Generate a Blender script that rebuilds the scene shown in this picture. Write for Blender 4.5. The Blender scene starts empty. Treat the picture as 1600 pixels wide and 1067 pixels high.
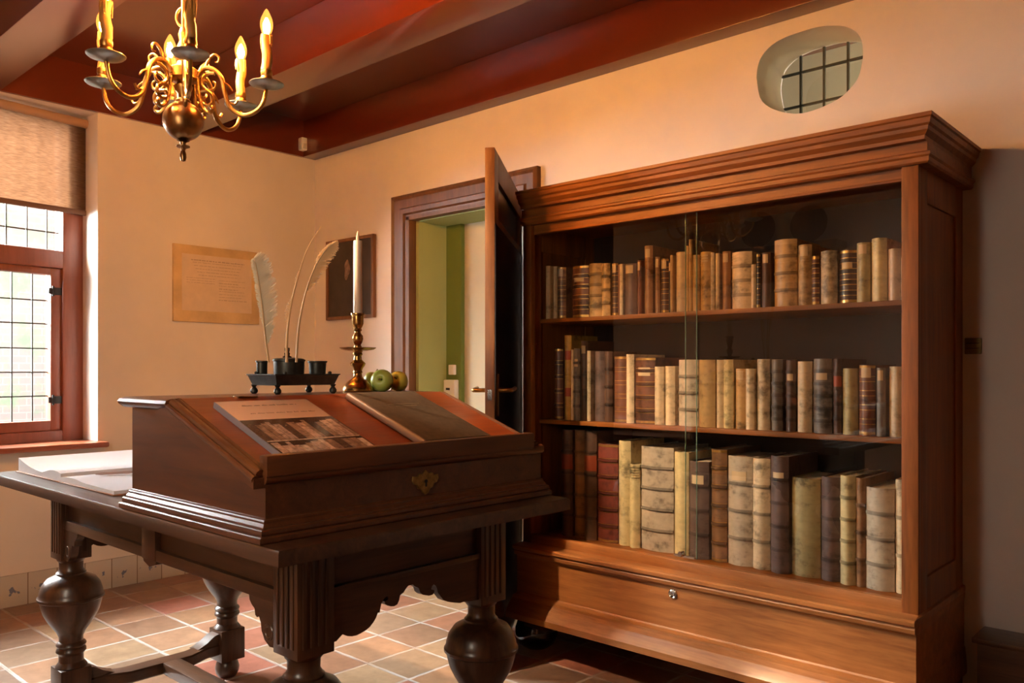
import bpy, bmesh, math, random
from mathutils import Vector, Matrix
random.seed(7)
C = bpy.context.scene.collection
PI = math.pi
SC = 0.86                      # everything is laid out in eye-height units, then scaled to metres at the end

# ------------------------------------------------------------------ materials
def new_mat(name):
    m = bpy.data.materials.new(name); m.use_nodes = True
    nt = m.node_tree; nt.nodes.clear()
    out = nt.nodes.new('ShaderNodeOutputMaterial')
    return m, nt, out
def nd(nt, kind, ins=None, **props):
    n = nt.nodes.new('ShaderNode' + kind)
    for k, v in props.items(): setattr(n, k, v)
    for k, v in (ins or {}).items():
        s = n.inputs[k]
        if isinstance(v, bpy.types.NodeSocket): nt.links.new(v, s)
        elif isinstance(v, tuple) and s.type == 'RGBA' and len(v) == 3: s.default_value = (*v, 1)
        else: s.default_value = v
    return n
def ramp(nt, fac, stops):
    r = nt.nodes.new('ShaderNodeValToRGB'); nt.links.new(fac, r.inputs[0])
    el = r.color_ramp.elements
    while len(el) < len(stops): el.new(0.5)
    for e, (p, c) in zip(el, stops): e.position = p; e.color = (*c, 1)
    return r.outputs[0]
def principled(nt, out, **ins):
    p = nd(nt, 'BsdfPrincipled', {k.replace('_', ' '): v for k, v in ins.items()})
    nt.links.new(p.outputs[0], out.inputs[0]); return p
def mix(nt, fac, a, b, bt='MIX'):
    n = nt.nodes.new('ShaderNodeMix'); n.data_type = 'RGBA'; n.blend_type = bt
    for s, v in ((n.inputs[0], fac), (n.inputs[6], a), (n.inputs[7], b)):
        if isinstance(v, bpy.types.NodeSocket): nt.links.new(v, s)
        elif isinstance(v, tuple): s.default_value = (*v, 1)
        else: s.default_value = v
    return n.outputs[2]
def math_(nt, op, a, b=0.0, c=None):
    n = nt.nodes.new('ShaderNodeMath'); n.operation = op
    for i, v in enumerate((a, b) if c is None else (a, b, c)):
        if isinstance(v, bpy.types.NodeSocket): nt.links.new(v, n.inputs[i])
        else: n.inputs[i].default_value = v
    return n.outputs[0]
def flat(name, col, rough=.5, metal=0., noise=.0, scale=20., coat=0., spec=.5, sheen=0.):
    m, nt, out = new_mat(name)
    base = col
    if noise:
        tc = nd(nt, 'TexCoord')
        nz = nd(nt, 'TexNoise', {'Vector': tc.outputs['Object'], 'Scale': scale, 'Detail': 5., 'Roughness': .6})
        lo = tuple(c * (1 - noise) for c in col); hi = tuple(min(1, c * (1 + noise)) for c in col)
        base = ramp(nt, nz.outputs[0], [(.3, lo), (.7, hi)])
    p = principled(nt, out, Base_Color=base, Roughness=rough, Metallic=metal)
    p.inputs['Coat Weight'].default_value = coat; p.inputs['Coat Roughness'].default_value = .15
    p.inputs['Specular IOR Level'].default_value = spec
    if sheen: p.inputs['Sheen Weight'].default_value = sheen
    return m
def wood(name, dark, light, rough=.35, axis='x', coat=.0, scale=1.):
    m, nt, out = new_mat(name)
    tc = nd(nt, 'TexCoord')
    st = {'x': (.09, 1, 1), 'y': (1, .09, 1), 'z': (1, 1, .09)}[axis]
    mp = nd(nt, 'Mapping', {'Vector': tc.outputs['Object'], 'Scale': tuple(26 * scale * s for s in st)})
    n1 = nd(nt, 'TexNoise', {'Vector': mp.outputs[0], 'Scale': 1., 'Detail': 6., 'Roughness': .62, 'Distortion': .7})
    mp2 = nd(nt, 'Mapping', {'Vector': tc.outputs['Object'], 'Scale': tuple(150 * scale * s for s in st)})
    n2 = nd(nt, 'TexNoise', {'Vector': mp2.outputs[0], 'Scale': 1., 'Detail': 3.})
    n3 = nd(nt, 'TexNoise', {'Vector': tc.outputs['Object'], 'Scale': 3.5, 'Detail': 3.})
    f = math_(nt, 'ADD', math_(nt, 'MULTIPLY', n1.outputs[0], .62), math_(nt, 'MULTIPLY', n2.outputs[0], .2))
    f = math_(nt, 'ADD', f, math_(nt, 'MULTIPLY', n3.outputs[0], .22))
    mid = tuple((a + b) / 2 for a, b in zip(dark, light))
    col = ramp(nt, f, [(.36, dark), (.52, mid), (.68, light)])
    bp = nd(nt, 'Bump', {'Height': f, 'Strength': .12, 'Distance': .004})
    rg = math_(nt, 'ADD', math_(nt, 'MULTIPLY', n2.outputs[0], .16), rough - .08)
    p = principled(nt, out, Base_Color=col, Roughness=rg, Normal=bp.outputs[0])
    p.inputs['Coat Weight'].default_value = coat; p.inputs['Coat Roughness'].default_value = .18
    return m
def glass(name, tint=(.97, .985, .975)):
    m, nt, out = new_mat(name)
    geo = nd(nt, 'NewGeometry')
    fr = nd(nt, 'Fresnel', {'IOR': 1.5})
    f = math_(nt, 'MULTIPLY', math_(nt, 'MULTIPLY', fr.outputs[0], 2.6), math_(nt, 'SUBTRACT', 1.0, geo.outputs['Backfacing']))
    t = nd(nt, 'BsdfTransparent', {'Color': tint}); g = nd(nt, 'BsdfGlossy', {'Roughness': 0.0})
    mx = nd(nt, 'MixShader', {0: f, 1: t.outputs[0], 2: g.outputs[0]})
    nt.links.new(mx.outputs[0], out.inputs[0]); return m
def emit(name, col, s):
    m, nt, out = new_mat(name)
    e = nd(nt, 'Emission', {'Color': col, 'Strength': s}); nt.links.new(e.outputs[0], out.inputs[0]); return m

OAK = {a: wood('dark_oak_' + a, (.026, .0105, .0052), (.098, .042, .020), .33, a, .25) for a in 'xyz'}
MAH = {a: wood('mahogany_' + a, (.048, .0145, .0046), (.14, .045, .0145), .36, a, .1) for a in 'xyz'}
LID = wood('polished_mahogany', (.115, .0165, .0026), (.27, .052, .008), .36, 'y', .12)
WAL = {a: wood('walnut_' + a, (.125, .035, .004), (.32, .100, .013), .48, a, .0) for a in 'xyz'}
PLI = wood('golden_walnut', (.20, .070, .017), (.46, .185, .052), .42, 'x', .04)  # paler, more golden walnut for the plinth and bottom rail
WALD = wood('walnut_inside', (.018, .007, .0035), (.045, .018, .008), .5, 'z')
DOORW = {a: wood('brown_door_' + a, (.085, .033, .011), (.20, .085, .028), .45, a, .0) for a in 'xyz'}
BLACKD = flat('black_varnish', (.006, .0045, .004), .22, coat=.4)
CEIL = flat('oxide_red_paint', (.115, .0165, .0038), .30, noise=.12, scale=2.5, coat=.9)
WINW = wood('red_brown_paint', (.15, .045, .024), (.235, .075, .042), .4, 'z')
BRASS = flat('old_brass', (.36, .185, .052), .34, 1., .25, 30)
BRASSD = flat('dark_brass', (.26, .135, .05), .3, 1., .3, 30)
BRASSY = flat('candlestick_brass', (.42, .24, .07), .24, 1., .2, 30)
PEWT = flat('dark_pewter', (.05, .05, .043), .42, .8, .3, 40)
PANM = flat('drip_pan_metal', (.33, .33, .29), .3, .9, .2, 40)
CHROME = flat('chrome', (.75, .75, .75), .15, 1.)
IRON = flat('black_iron', (.02, .019, .018), .5, .4)
WAX = flat('ivory_wax', (.72, .58, .42), .45, noise=.05)
SLEEVE = flat('yellowed_candle_sleeve', (.32, .145, .024), .5, noise=.15)
WHITEP = flat('white_plastic', (.85, .83, .80), .4)
EBONY = flat('black_lacquer', (.009, .007, .006), .12, coat=.6)
PAPER = flat('paper_edges', (.58, .47, .33), .8, noise=.2, scale=120)
PAGEW = flat('white_page', (.74, .72, .74), .7, noise=.02)
PAGEE = flat('page_block_edges', (.62, .56, .46), .8, noise=.2, scale=150)
GILT = flat('gilt', (.62, .36, .10), .35, .85, .3, 60)
GLASS = glass('clear_glass'); WGLASS = glass('window_glass', (.96, .985, .97))
GEDGE = flat('green_glass_edge', (.22, .42, .34), .2, 0)
LEAD = flat('window_lead', (.05, .055, .05), .5, .5)
APPLE = {}

def wall_mat(name, col, bump=.25):
    m, nt, out = new_mat(name)
    tc = nd(nt, 'TexCoord')
    n = nd(nt, 'TexNoise', {'Vector': tc.outputs['Object'], 'Scale': 1.6, 'Detail': 5., 'Roughness': .55})
    n2 = nd(nt, 'TexNoise', {'Vector': tc.outputs['Object'], 'Scale': 45., 'Detail': 4.})
    lo = tuple(c * .93 for c in col); hi = tuple(min(1, c * 1.05) for c in col)
    c = ramp(nt, n.outputs[0], [(.35, lo), (.65, hi)])
    h = math_(nt, 'ADD', math_(nt, 'MULTIPLY', n.outputs[0], 2.0), math_(nt, 'MULTIPLY', n2.outputs[0], .12))
    bp = nd(nt, 'Bump', {'Height': h, 'Strength': bump, 'Distance': .012})
    principled(nt, out, Base_Color=c, Roughness=.75, Normal=bp.outputs[0]); return m
PLASTER = wall_mat('cream_plaster', (.745, .675, .605))
GREENW = wall_mat('green_paint', (.40, .46, .19), .1)
GREEND = wall_mat('dark_green_paint', (.12, .18, .035), .1)
CREAMP = wall_mat('cream_paint', (.52, .47, .33), .05)

def floor_mat():
    m, nt, out = new_mat('terracotta_tiles')
    tc = nd(nt, 'TexCoord')
    mp = nd(nt, 'Mapping', {'Vector': tc.outputs['Object'], 'Scale': (4.2283, 4.2283, 1), 'Location': (0.6727, 0.7782, 0)})
    fl = nd(nt, 'VectorMath', {0: mp.outputs[0]}, operation='FLOOR')
    fr = nd(nt, 'VectorMath', {0: mp.outputs[0]}, operation='FRACTION')
    wn = nd(nt, 'TexWhiteNoise', {'Vector': fl.outputs[0]}, noise_dimensions='2D')
    tile = ramp(nt, wn.outputs[0], [(0., (.30, .12, .075)), (.2, (.40, .23, .13)), (.4, (.42, .15, .105)),
                                    (.6, (.44, .29, .17)), (.8, (.25, .16, .11)), (1., (.36, .20, .12))])
    n = nd(nt, 'TexNoise', {'Vector': tc.outputs['Object'], 'Scale': 14., 'Detail': 6., 'Roughness': .65})
    tile = mix(nt, .55, tile, ramp(nt, n.outputs[0], [(.3, (.35, .30, .28)), (.7, (1., 1., 1.))]), 'MULTIPLY')
    sx = nd(nt, 'SeparateXYZ', {0: fr.outputs[0]})
    dx = math_(nt, 'ABSOLUTE', math_(nt, 'SUBTRACT', sx.outputs[0], .5)); dy = math_(nt, 'ABSOLUTE', math_(nt, 'SUBTRACT', sx.outputs[1], .5))
    d = math_(nt, 'ADD', math_(nt, 'MAXIMUM', dx, dy), math_(nt, 'MULTIPLY', math_(nt, 'SUBTRACT', n.outputs[0], .5), .03))
    g = ramp(nt, d, [(.464, (0, 0, 0)), (.480, (1, 1, 1))])
    n5 = nd(nt, 'TexNoise', {'Vector': tc.outputs['Object'], 'Scale': 5., 'Detail': 3.})
    gm = math_(nt, 'MULTIPLY', g, ramp(nt, n5.outputs[0], [(.35, (.25, .25, .25)), (.6, (1., 1., 1.))]))
    col = mix(nt, gm, tile, (.44, .39, .35))
    h = math_(nt, 'SUBTRACT', math_(nt, 'MULTIPLY', n.outputs[0], .35), g)
    bp = nd(nt, 'Bump', {'Height': h, 'Strength': .35, 'Distance': .006})
    rg = math_(nt, 'ADD', math_(nt, 'MULTIPLY', g, .3), .36)
    principled(nt, out, Base_Color=col, Roughness=rg, Normal=bp.outputs[0]); return m
FLOOR = floor_mat()

def delft_mat():
    m, nt, out = new_mat('painted_skirting_tiles')
    tc = nd(nt, 'TexCoord'); s = nd(nt, 'SeparateXYZ', {0: tc.outputs['Object']})
    a = math_(nt, 'ADD', math_(nt, 'MULTIPLY', math_(nt, 'ADD', s.outputs[0], s.outputs[1]), 1 / (.15 * SC)), .35)
    fa = math_(nt, 'FRACT', a); ia = math_(nt, 'FLOOR', a)
    za = math_(nt, 'MULTIPLY', s.outputs[2], 1 / (.173 * SC))
    dx = math_(nt, 'SUBTRACT', fa, .5); dz = math_(nt, 'SUBTRACT', za, .48)
    r = math_(nt, 'SQRT', math_(nt, 'ADD', math_(nt, 'MULTIPLY', dx, dx), math_(nt, 'MULTIPLY', math_(nt, 'MULTIPLY', dz, dz), 3.)))
    n = nd(nt, 'TexNoise', {'Vector': tc.outputs['Object'], 'Scale': 34., 'Detail': 3.})
    ink = math_(nt, 'ADD', math_(nt, 'SUBTRACT', .29, r), math_(nt, 'MULTIPLY', math_(nt, 'SUBTRACT', n.outputs[0], .5), 1.3))
    inkm = ramp(nt, ink, [(.17, (0, 0, 0)), (.23, (1, 1, 1))])
    wn = nd(nt, 'TexWhiteNoise', {'W': ia}, noise_dimensions='1D')
    white = ramp(nt, wn.outputs[0], [(0., (.52, .48, .42)), (1., (.66, .60, .52))])
    col = mix(nt, inkm, white, (.17, .20, .30))
    e = math_(nt, 'ABSOLUTE', dx); g = ramp(nt, e, [(.475, (0, 0, 0)), (.488, (1, 1, 1))])
    col = mix(nt, g, col, (.25, .19, .14))
    principled(nt, out, Base_Color=col, Roughness=.2); return m
DELFT = delft_mat()

def linen_mat():
    m, nt, out = new_mat('linen_blind')
    tc = nd(nt, 'TexCoord')
    mp = nd(nt, 'Mapping', {'Vector': tc.outputs['Object'], 'Scale': (30, 30, 330)})
    n = nd(nt, 'TexNoise', {'Vector': mp.outputs[0], 'Scale': 1., 'Detail': 3.})
    c = ramp(nt, n.outputs[0], [(.3, (.17, .095, .055)), (.7, (.27, .165, .10))])
    d = nd(nt, 'BsdfDiffuse', {'Color': c}); t = nd(nt, 'BsdfTranslucent', {'Color': c})
    tr = nd(nt, 'BsdfTransparent', {'Color': (1., .9, .8)})
    a = nd(nt, 'MixShader', {0: .55, 1: d.outputs[0], 2: t.outputs[0]})
    b = nd(nt, 'MixShader', {0: .075, 1: a.outputs[0], 2: tr.outputs[0]})
    nt.links.new(b.outputs[0], out.inputs[0]); return m
LINEN = linen_mat()

_bm = {}
def book_mat(col, kind):
    key = (tuple(round(c, 3) for c in col), kind)
    if key in _bm: return _bm[key]
    m, nt, out = new_mat(kind + '_binding')
    tc = nd(nt, 'TexCoord'); oi = nd(nt, 'ObjectInfo')
    v = nd(nt, 'VectorMath', {0: tc.outputs['Object'], 1: oi.outputs['Location']}, operation='ADD')
    n = nd(nt, 'TexNoise', {'Vector': v.outputs[0], 'Scale': 11., 'Detail': 6., 'Roughness': .68})
    n2 = nd(nt, 'TexNoise', {'Vector': v.outputs[0], 'Scale': 60., 'Detail': 3.})
    st = nd(nt, 'Mapping', {'Vector': v.outputs[0], 'Scale': (5, 5, 24)})
    n3 = nd(nt, 'TexNoise', {'Vector': st.outputs[0], 'Scale': 1.4, 'Detail': 4., 'Roughness': .7})
    f = math_(nt, 'ADD', math_(nt, 'MULTIPLY', n.outputs[0], .55), math_(nt, 'MULTIPLY', n2.outputs[0], .2))
    f = math_(nt, 'ADD', f, math_(nt, 'MULTIPLY', n3.outputs[0], .25))
    lo = tuple(c * (.34 if kind == 'vellum' else .3) for c in col); hi = tuple(min(1, c * 1.25) for c in col)
    c = ramp(nt, f, [(.385, lo), (.485, col), (.61, hi)])
    bp = nd(nt, 'Bump', {'Height': f, 'Strength': .25, 'Distance': .004})
    principled(nt, out, Base_Color=c, Roughness=.5 if kind == 'vellum' else .42, Normal=bp.outputs[0])
    _bm[key] = m; return m

# ------------------------------------------------------------------ mesh helpers
class MB:
    """collects shapes, in laid-out world units, into one mesh object"""
    def __init__(s): s.bm = bmesh.new()
    def faces(s, vs, fs):
        v = [s.bm.verts.new(p) for p in vs]
        for f in fs:
            try: s.bm.faces.new([v[i] for i in f])
            except ValueError: pass
        return v
    def box(s, x0, x1, y0, y1, z0, z1, bev=0., M=None):
        t = bmesh.new()
        r = bmesh.ops.create_cube(t, size=1)
        for v in t.verts:
            v.co = Vector((x0 + (v.co.x + .5) * (x1 - x0), y0 + (v.co.y + .5) * (y1 - y0), z0 + (v.co.z + .5) * (z1 - z0)))
        if bev: bmesh.ops.bevel(t, geom=list(t.edges), offset=bev, segments=2, profile=.6, affect='EDGES')
        s.add(t, M); return s
    def add(s, t, M=None):
        if M is not None: t.transform(M)
        me = bpy.data.meshes.new('t'); t.to_mesh(me); s.bm.from_mesh(me); bpy.data.meshes.remove(me); t.free()
    def prism(s, poly, axis, a0, a1, M=None, bev=0.):
        t = bmesh.new()
        f = {'x': lambda p, a: (a, p[0], p[1]), 'y': lambda p, a: (p[0], a, p[1]), 'z': lambda p, a: (p[0], p[1], a)}[axis]
        b = [t.verts.new(f(p, a0)) for p in poly]; u = [t.verts.new(f(p, a1)) for p in poly]; n = len(poly)
        caps = [t.faces.new(list(reversed(b))), t.faces.new(u)]
        for i in range(n): t.faces.new((b[i], b[(i + 1) % n], u[(i + 1) % n], u[i]))
        bmesh.ops.recalc_face_normals(t, faces=t.faces)
        if n > 4: bmesh.ops.triangulate(t, faces=caps, ngon_method='EAR_CLIP')
        if bev: bmesh.ops.bevel(t, geom=[e for e in t.edges if len(e.link_faces) == 2 and e.calc_face_angle(0) > .5], offset=bev, segments=1, affect='EDGES')
        s.add(t, M); return s
    def lathe(s, prof, cx=0, cy=0, cz=0, seg=28, M=None):
        t = bmesh.new(); rings = []
        for r, z in prof:
            if r < 1e-5: rings.append([t.verts.new((cx, cy, cz + z))])
            else: rings.append([t.verts.new((cx + r * math.cos(2 * PI * k / seg), cy + r * math.sin(2 * PI * k / seg), cz + z)) for k in range(seg)])
        for a, b in zip(rings, rings[1:]):
            for k in range(seg):
                k2 = (k + 1) % seg
                if len(a) == 1 and len(b) == 1: continue
                if len(a) == 1: t.faces.new((a[0], b[k], b[k2]))
                elif len(b) == 1: t.faces.new((a[k], a[k2], b[0]))
                else: t.faces.new((a[k], a[k2], b[k2], b[k]))
        for rr in (rings[0], rings[-1]):
            if len(rr) > 1: t.faces.new(rr)
        bmesh.ops.recalc_face_normals(t, faces=t.faces)
        s.add(t, M); return s
    def tube(s, pts, rad, seg=8, M=None, closed=False):
        t = bmesh.new(); pts = [Vector(p) for p in pts]; n = len(pts); rings = []
        up = Vector((0, 0, 1)); prev = None
        for i, p in enumerate(pts):
            d = (pts[min(i + 1, n - 1)] - pts[max(i - 1, 0)]).normalized()
            if prev is None:
                a = d.cross(up if abs(d.z) < .95 else Vector((1, 0, 0))).normalized()
            else:
                a = (prev - d * prev.dot(d)).normalized()
            prev = a; b = d.cross(a)
            r = rad[i] if isinstance(rad, (list, tuple)) else rad
            rings.append([t.verts.new(p + (a * math.cos(2 * PI * k / seg) + b * math.sin(2 * PI * k / seg)) * r) for k in range(seg)])
        for A, B in zip(rings, rings[1:]):
            for k in range(seg): t.faces.new((A[k], A[(k + 1) % seg], B[(k + 1) % seg], B[k]))
        t.faces.new(list(reversed(rings[0]))); t.faces.new(rings[-1])
        bmesh.ops.recalc_face_normals(t, faces=t.faces)
        s.add(t, M); return s
    def loft(s, x0, x1, y0, y1, prof, sides=(1, 1, 1, 1)):
        """rectangle with a moulded edge: prof = [(outward, z)] bottom to top, sides = west, east, south, north"""
        t = bmesh.new(); rings = []
        for o, z in prof:
            a, b, c, d = x0 - o * sides[0], x1 + o * sides[1], y0 - o * sides[2], y1 + o * sides[3]
            rings.append([t.verts.new(p) for p in ((a, c, z), (b, c, z), (b, d, z), (a, d, z))])
        for A, B in zip(rings, rings[1:]):
            for k in range(4): t.faces.new((A[k], A[(k + 1) % 4], B[(k + 1) % 4], B[k]))
        t.faces.new(list(reversed(rings[0]))); t.faces.new(rings[-1])
        s.add(t); return s
    def build(s, name, mat, parent=None, origin=None, smooth=35):
        if parent is not None: o0 = Vector(parent['_o'])
        else: o0 = Vector(origin or (0, 0, 0))
        own = Vector(origin) if origin is not None else o0
        bmesh.ops.translate(s.bm, verts=s.bm.verts, vec=-own)
        if smooth:
            for f in s.bm.faces: f.smooth = True
            lim = math.radians(smooth)
            for e in s.bm.edges:
                if len(e.link_faces) == 2 and e.calc_face_angle(0) > lim: e.smooth = False
        me = bpy.data.meshes.new(name); s.bm.to_mesh(me); s.bm.free()
        if mat: me.materials.append(mat)
        o = bpy.data.objects.new(name, me); C.objects.link(o)
        o['_o'] = tuple(own)
        if parent is not None: o.parent = parent; o.location = own - o0
        else: o.location = own
        return o
def tag(o, label, cat=None, group=None, kind=None):
    o['label'] = label
    if cat: o['category'] = cat
    if group: o['group'] = group
    if kind: o['kind'] = kind
    return o
def thing(name, loc, label, cat, group=None):
    o = bpy.data.objects.new(name, None); C.objects.link(o); o.location = loc; o['_o'] = tuple(loc)
    o.empty_display_size = .05
    return tag(o, label, cat, group)
def struct(o, label):
    o['kind'] = 'structure'; o['label'] = label; return o
def box(x0, x1, y0, y1, z0, z1, bev=0., M=None): return MB().box(x0, x1, y0, y1, z0, z1, bev, M)
def smooth_curve(pts, n=6):
    P = [Vector(p) for p in pts]; out = []
    for i in range(len(P) - 1):
        p0, p1, p2, p3 = P[max(i - 1, 0)], P[i], P[i + 1], P[min(i + 2, len(P) - 1)]
        for k in range(n):
            t = k / n
            out.append(.5 * ((2 * p1) + (-p0 + p2) * t + (2 * p0 - 5 * p1 + 4 * p2 - p3) * t * t + (-p0 + 3 * p1 - 3 * p2 + p3) * t ** 3))
    out.append(P[-1]); return out

# ------------------------------------------------------------------ room shell
XA, YB, ZB, ZC = -5.08, 3.442, 2.81, 3.065
YC, XD = -.62, 1.25
struct(box(-5.6, XD + .2, YC - .2, 4.9, -.1, 0).build('floor', FLOOR), 'worn terracotta tile floor with pale joints')
struct(box(-5.6, XD + .2, YC - .2, 4.9, ZC, ZC + .1).build('ceiling', CEIL), 'dark red painted board ceiling')
w = MB()
w.prism([(XA, 1.94), (-5.30, 1.925), (-5.47, 1.90), (-5.47, YB + .2), (XA, YB + .2)], 'z', 0, ZC)
w.box(-5.47, XA, YC - .2, 1.94, 0, .846)
w.prism([(XA, YC - .2), (-5.47, YC - .2), (-5.47, .50), (-5.17, .455), (XA, .43)], 'z', 0, ZC)
w.box(-5.47, XA, .3, 1.99, ZB, ZC)
struct(w.build('wall_left', PLASTER), 'cream plaster wall with the leaded window')
# wall with the doorway and the oval opening
OV = [(-1.675, 2.597), (-1.67, 2.643), (-1.65, 2.686), (-1.604, 2.722), (-1.545, 2.739), (-1.473, 2.745), (-1.403, 2.745), (-1.348, 2.735),
      (-1.29, 2.717), (-1.246, 2.685), (-1.222, 2.648), (-1.214, 2.6), (-1.216, 2.553), (-1.233, 2.491), (-1.268, 2.451), (-1.308, 2.424),
      (-1.357, 2.408), (-1.426, 2.396), (-1.492, 2.398), (-1.56, 2.421), (-1.619, 2.455), (-1.66, 2.507)]
OV = [(p.x, p.y) for p in smooth_curve([(a, b, 0) for a, b in OV + OV[:1]], 3)][:-1]
DX0, DX1, DZ = -4.03, -3.02, 2.27
WT = YB + .27
w = MB()
w.box(XA - .3, DX0, YB, WT, 0, ZC); w.box(DX0, DX1, YB, WT, DZ, ZC); w.box(DX1, -2.3, YB, WT, 0, ZC)
w.box(-2.3, -.6, YB, WT, 0, 2.2); w.box(-.6, XD + .2, YB, WT, 0, ZC)
def hole_panel(w, x0, x1, z0, z1, loop, ya, yb, inner):
    cx = sum(p[0] for p in loop) / len(loop); cz = sum(p[1] for p in loop) / len(loop); n = len(loop)
    rect = []
    for px, pz in loop:
        dx, dz = px - cx, pz - cz
        t = min([((x1 - cx) / dx if dx > 0 else (x0 - cx) / dx) if abs(dx) > 1e-6 else 1e9, ((z1 - cz) / dz if dz > 0 else (z0 - cz) / dz) if abs(dz) > 1e-6 else 1e9])
        rect.append([cx + dx * t, cz + dz * t])
    for c in ((x0, z0), (x1, z0), (x0, z1), (x1, z1)):
        k = min(range(n), key=lambda i: (rect[i][0] - c[0]) ** 2 + (rect[i][1] - c[1]) ** 2); rect[k] = list(c)
    t = bmesh.new()
    V = lambda L, y: [t.verts.new((p[0], y, p[1])) for p in L]
    ro, lo, li, ri = V(rect, ya), V(loop, ya), V(inner, yb), V(rect, yb)
    for A, B in ((ro, lo), (lo, li), (li, ri)):
        for k in range(n): t.faces.new((A[k], A[(k + 1) % n], B[(k + 1) % n], B[k]))
    bmesh.ops.recalc_face_normals(t, faces=t.faces)
    w.add(t)
OVI = [(x - .008, z + .012) for x, z in OV]
hole_panel(w, -2.3, -.6, 2.2, ZC, OV, YB, WT, OVI)
struct(w.build('wall_back', PLASTER), 'cream plaster wall behind the bookcase with doorway and oval window')
struct(box(XA - .4, XD + .4, YC - .2, YC, 0, ZC).build('wall_front', PLASTER), 'plaster wall behind the viewer')
struct(box(XD, XD + .2, YC - .2, YB + .2, 0, ZC).build('wall_right', wall_mat('brown_plaster', (.16, .11, .08))), 'plaster wall at the right end of the room')
# passage beyond
struct(box(-5.47, XD + .2, 4.55, 4.75, 0, ZC).build('wall_passage', CREAMP), 'pale wall of the passage seen through the oval window')
struct(box(DX0 - .0, DX0 + .05, YB + .03, WT, 0, DZ).build('trim_1', GREENW), 'green painted lining of the doorway')
struct(box(DX0, DX1, YB + .03, WT, DZ - .03, DZ).build('trim_2', GREENW), 'green painted head of the doorway')
struct(box(DX0 + .05, -3.84, WT, WT + .04, 0, DZ - .03).build('trim_3', GREEND), 'dark green door post beyond the doorway')
struct(box(-3.84, DX1 + .4, WT + .03, WT + .07, 0, DZ - .03).build('door_2', CREAMP), 'cream door beyond the doorway')
struct(box(DX0 - .3, DX1 + .45, WT, WT + .07, DZ - .03, DZ + .05).build('trim_4', GREENW), 'green head rail above the cream door')
t = thing('control_box', (-3.90, WT - .0, 1.2), 'white control box on the dark green post beyond the doorway', 'control box')
box(-3.965, -3.862, WT - .04, WT, .92, 1.232, .006).build('casing', WHITEP, t)
box(-3.94, -3.905, WT - .042, WT - .036, 1.165, 1.18).build('slot', IRON, t)
t2 = thing('thermostat', (-3.91, WT - .0, 1.3), 'small white switch above the control box beyond the doorway', 'switch')
box(-3.935, -3.885, WT - .025, WT, 1.265, 1.33, .005).build('casing', WHITEP, t2)
# beams
for k, (a, b) in enumerate(((3.33, YB), (2.305, 2.55), (1.197, 1.43), (.08, .31))):
    struct(box(XA, XD, a, b, ZB, ZC, .006).build('beam', CEIL), ['dark red ceiling beam along the bookcase wall', 'dark red ceiling beam next to the wall beam',
        'dark red ceiling beam above the chandelier', 'dark red ceiling beam nearest the viewer'][k])
bb = MB().box(XA, XA + .025, YC, 3.33, ZB, ZC)
struct(bb.build('trim_5', CEIL), 'dark red board along the top of the window wall')
bl = MB().box(XA, XA + .012, YC, YB, 0, .173, .002)
struct(bl.build('baseboard_left', DELFT), 'skirting of white tiles with small blue figures')
struct(MB().box(XA + .012, DX0 - .15, YB - .012, YB, 0, .173, .002).build('baseboard_back', DELFT), 'skirting of white tiles beside the doorway')
# door casing
cas = MB()
def casing_prof(w): return [(0, 0), (0, .03), (.018, .045), (.03, .03), (w * .55, .026), (w * .62, .038), (w * .8, .034), (w * .86, .02), (w, .016), (w, 0)]
CW = .15
def miter(w, pts_outer, prof):
    t = bmesh.new(); rings = []
    (ax, az), (bx, bz), (cx, cz), (dx, dz) = pts_outer      # foot left, top left, top right, foot right (outer edge)
    for o, d in prof:
        rings.append([t.verts.new(p) for p in ((ax + o, YB - d, az), (bx + o, YB - d, bz - o), (cx - o, YB - d, cz - o), (dx - o, YB - d, dz))])
    for A, B in zip(rings, rings[1:]):
        for k in range(3): t.faces.new((A[k], A[k + 1], B[k + 1], B[k]))
    bmesh.ops.recalc_face_normals(t, faces=t.faces); w.add(t)
miter(cas, [(-4.18, 0), (-4.18, 2.41), (-2.935, 2.41), (-2.935, 0)], casing_prof(CW))
cas.box(DX0, DX0 + .025, YB - .03, YB + .06, 0, DZ); cas.box(DX0, DX1, YB - .03, YB + .06, DZ - .025, DZ); cas.box(DX1 - .0, DX1 + .01, YB - .03, YB + .06, 0, DZ)
struct(cas.build('door_frame', DOORW['z']), 'moulded brown door frame')
# ---- open door leaf
hx, hy = -3.03, 3.395
d1 = Vector((-2.41 - hx, 2.526 - hy, 0)); L = d1.length; ang = math.atan2(d1.y, d1.x)
MD = Matrix.Translation((hx, hy, 0)) @ Matrix.Rotation(ang, 4, 'Z')      # local x along the leaf from hinge, y = outward faces
dr = thing('door_leaf', (hx, hy, 0), 'open brown panelled door leaf standing beside the bookcase', 'door')
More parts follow.
